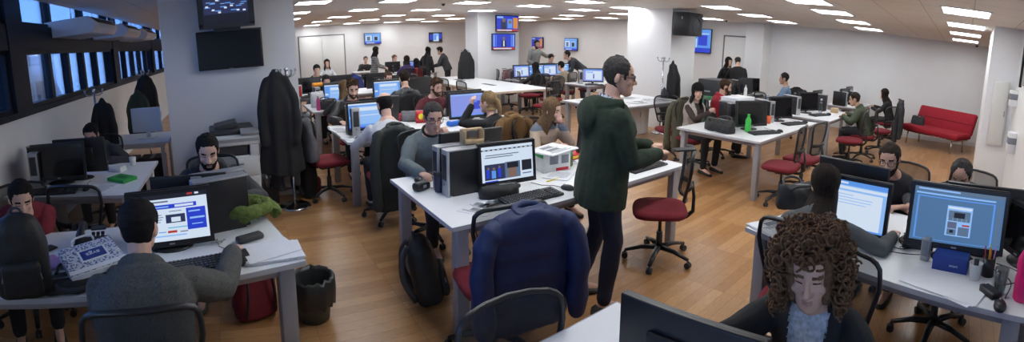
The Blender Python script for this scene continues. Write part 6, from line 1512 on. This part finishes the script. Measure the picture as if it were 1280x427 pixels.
# copier before the wide pillar
t = thing('copier', 'white and grey copier before the wide pillar', 'copier', (-.06, 5.16, 0), R(4))
M_cop = mat('copier_white', (.62, .63, .63), .45, var=.02)
mb = MB(); mb.box((0, 0, .34), (.5, .5, .66), bev=.012); mb.build('cabinet', M_cop, t)
for k in range(3): mb = MB(); mb.box((.0, -.254, .14+.2*k), (.46, .016, .18), bev=.006); dr = mb.build('paper_drawer', M_cop, t); mb = MB(); mb.box((0, -.265, .18+.2*k), (.14, .01, .02)); mb.build('handle', M_ink, dr)
mb = MB(); mb.box((-.06, .0, .73), (.38, .46, .12), bev=.006); mb.build('output_bay', M_blk2, t)
mb = MB(); mb.box((.2, 0, .72), (.1, .5, .14), bev=.01); mb.build('side_column', M_cop, t)
mb = MB(); mb.box((0, 0, .84), (.54, .52, .11), bev=.014); sc = mb.build('scanner', M_cop, t)
mb = MB(); mb.box((0, -.262, .845), (.5, .006, .035)); mb.build('dark_stripe', M_silver, sc)
mb = MB(); mb.box((-.02, .03, .925), (.5, .44, .06), bev=.02); mb.box((-.08, .03, .975), (.26, .34, .06), rot=(0, R(-9), 0), bev=.015); mb.build('document_feeder', M_blk2, t)
mb = MB(); mb.box((.16, -.24, .93), (.2, .1, .03), rot=(R(25), 0, 0), bev=.006); mb.build('control_panel', M_silver, t)
t = thing('magazine_box', 'low box of upright magazines between copier and coat stand', 'magazine box', (.30, 5.3, 0), 0)
mb = MB(); mb.box((0, 0, .1), (.22, .2, .2), bev=.005); mb.build('box_body', M_blk2, t)
for k in range(7): mb = MB(); mb.box((-.085+.028*k, -.0, .19+.01*(k % 3)), (.012, .17, .2), rot=(0, R(3*(k % 3)-3), 0)); mb.build('magazine', (M_paper, M_ink, M_silver)[k % 3], t)

# electrical boxes and trunking on the near right pillar
M_box = mat('electric_box_cream', (.72, .71, .66), .45, var=.01)
t = thing('electrical_cabinet', 'flat cream electrical cabinet on the near right pillar', 'electrical cabinet', (6.555, -.53, 1.3), R(-90))
mb = MB(); mb.box((0, 0, 0), (.22, .06, .92), bev=.006); mb.build('casing', M_box, t); mb = MB(); mb.box((0, -.034, 0), (.19, .012, .88), bev=.004); dr = mb.build('door', M_box, t); mb = MB(); mb.box((.08, -.043, 0), (.012, .012, .08)); mb.build('latch', M_ink, dr)
for k, (zz, hh, lb) in enumerate(((1.55, .22, 'upper'), (1.02, .26, 'lower'))):
    t = thing('socket_box', 'small white box beside the electrical cabinet, %s one' % lb, 'electrical box', (6.25-.5*k, -.68, zz), 0, 'small boxes on the right wall')
    mb = MB(); mb.box((0, 0, 0), (.2, .1, hh), bev=.008); mb.build('casing', M_white, t); mb = MB(); mb.box((0, -.0, hh*.1), (.205, .104, .08), bev=.003); mb.build('dark_window', M_ink, t)
t = thing('cable_trunking', 'perforated grey cable trunking running up to the ceiling on the right', 'trunking', (5.6, -.70, 2.12), 0)
mb = MB(); mb.box((0, 0, 0), (.16, .05, .76), bev=.004); mb.build('channel', mat('trunking_grey', (.5, .52, .54), .5), t)
for k in range(9): mb = MB(); mb.box((.03, .026, -.33+.082*k), (.04, .006, .025)); mb.build('slot', M_ink, t)
mb = MB(); mb.tube([(-.06, .035, -.4), (-.055, .04, 0), (-.06, .036, .38)], .018, 8); mb.build('black_cable', M_cable, t)
t = thing('light_switch', 'white switch plate on the right wall', 'switch', (4.9, -.725, 1.25), 0)
mb = MB(); mb.box((0, 0, 0), (.08, .012, .12), bev=.003); mb.build('plate', M_white, t); mb = MB(); mb.box((0, .008, 0), (.04, .008, .06), bev=.002); mb.build('rocker', M_silver, t)
for k, (u, v, lb) in enumerate(((554, 5, 'above the meeting table'), (1221, 59, 'above the red sofa corner'), (908, 25.5, 'beside the large blue television'))):
    d = pixel_ray(u, v); kk = (ZC-EYE)/d.z*.985
    kk = min(kk, 11.45/d.x)
    t = thing('smoke_detector', 'small dark ceiling dome %s' % lb, 'detector', (d.x*kk, d.y*kk, ZC), 0, 'ceiling domes')
    mb = MB(); mb.lathe([(0, 0), (.045, 0), (.045, -.012), (0, -.012)]); mb.build('base', M_silver, t); mb = MB(); mb.lathe([(.036, -.01), (.03, -.035), (.012, -.05), (0, -.052)]); mb.build('dome', M_blk, t)
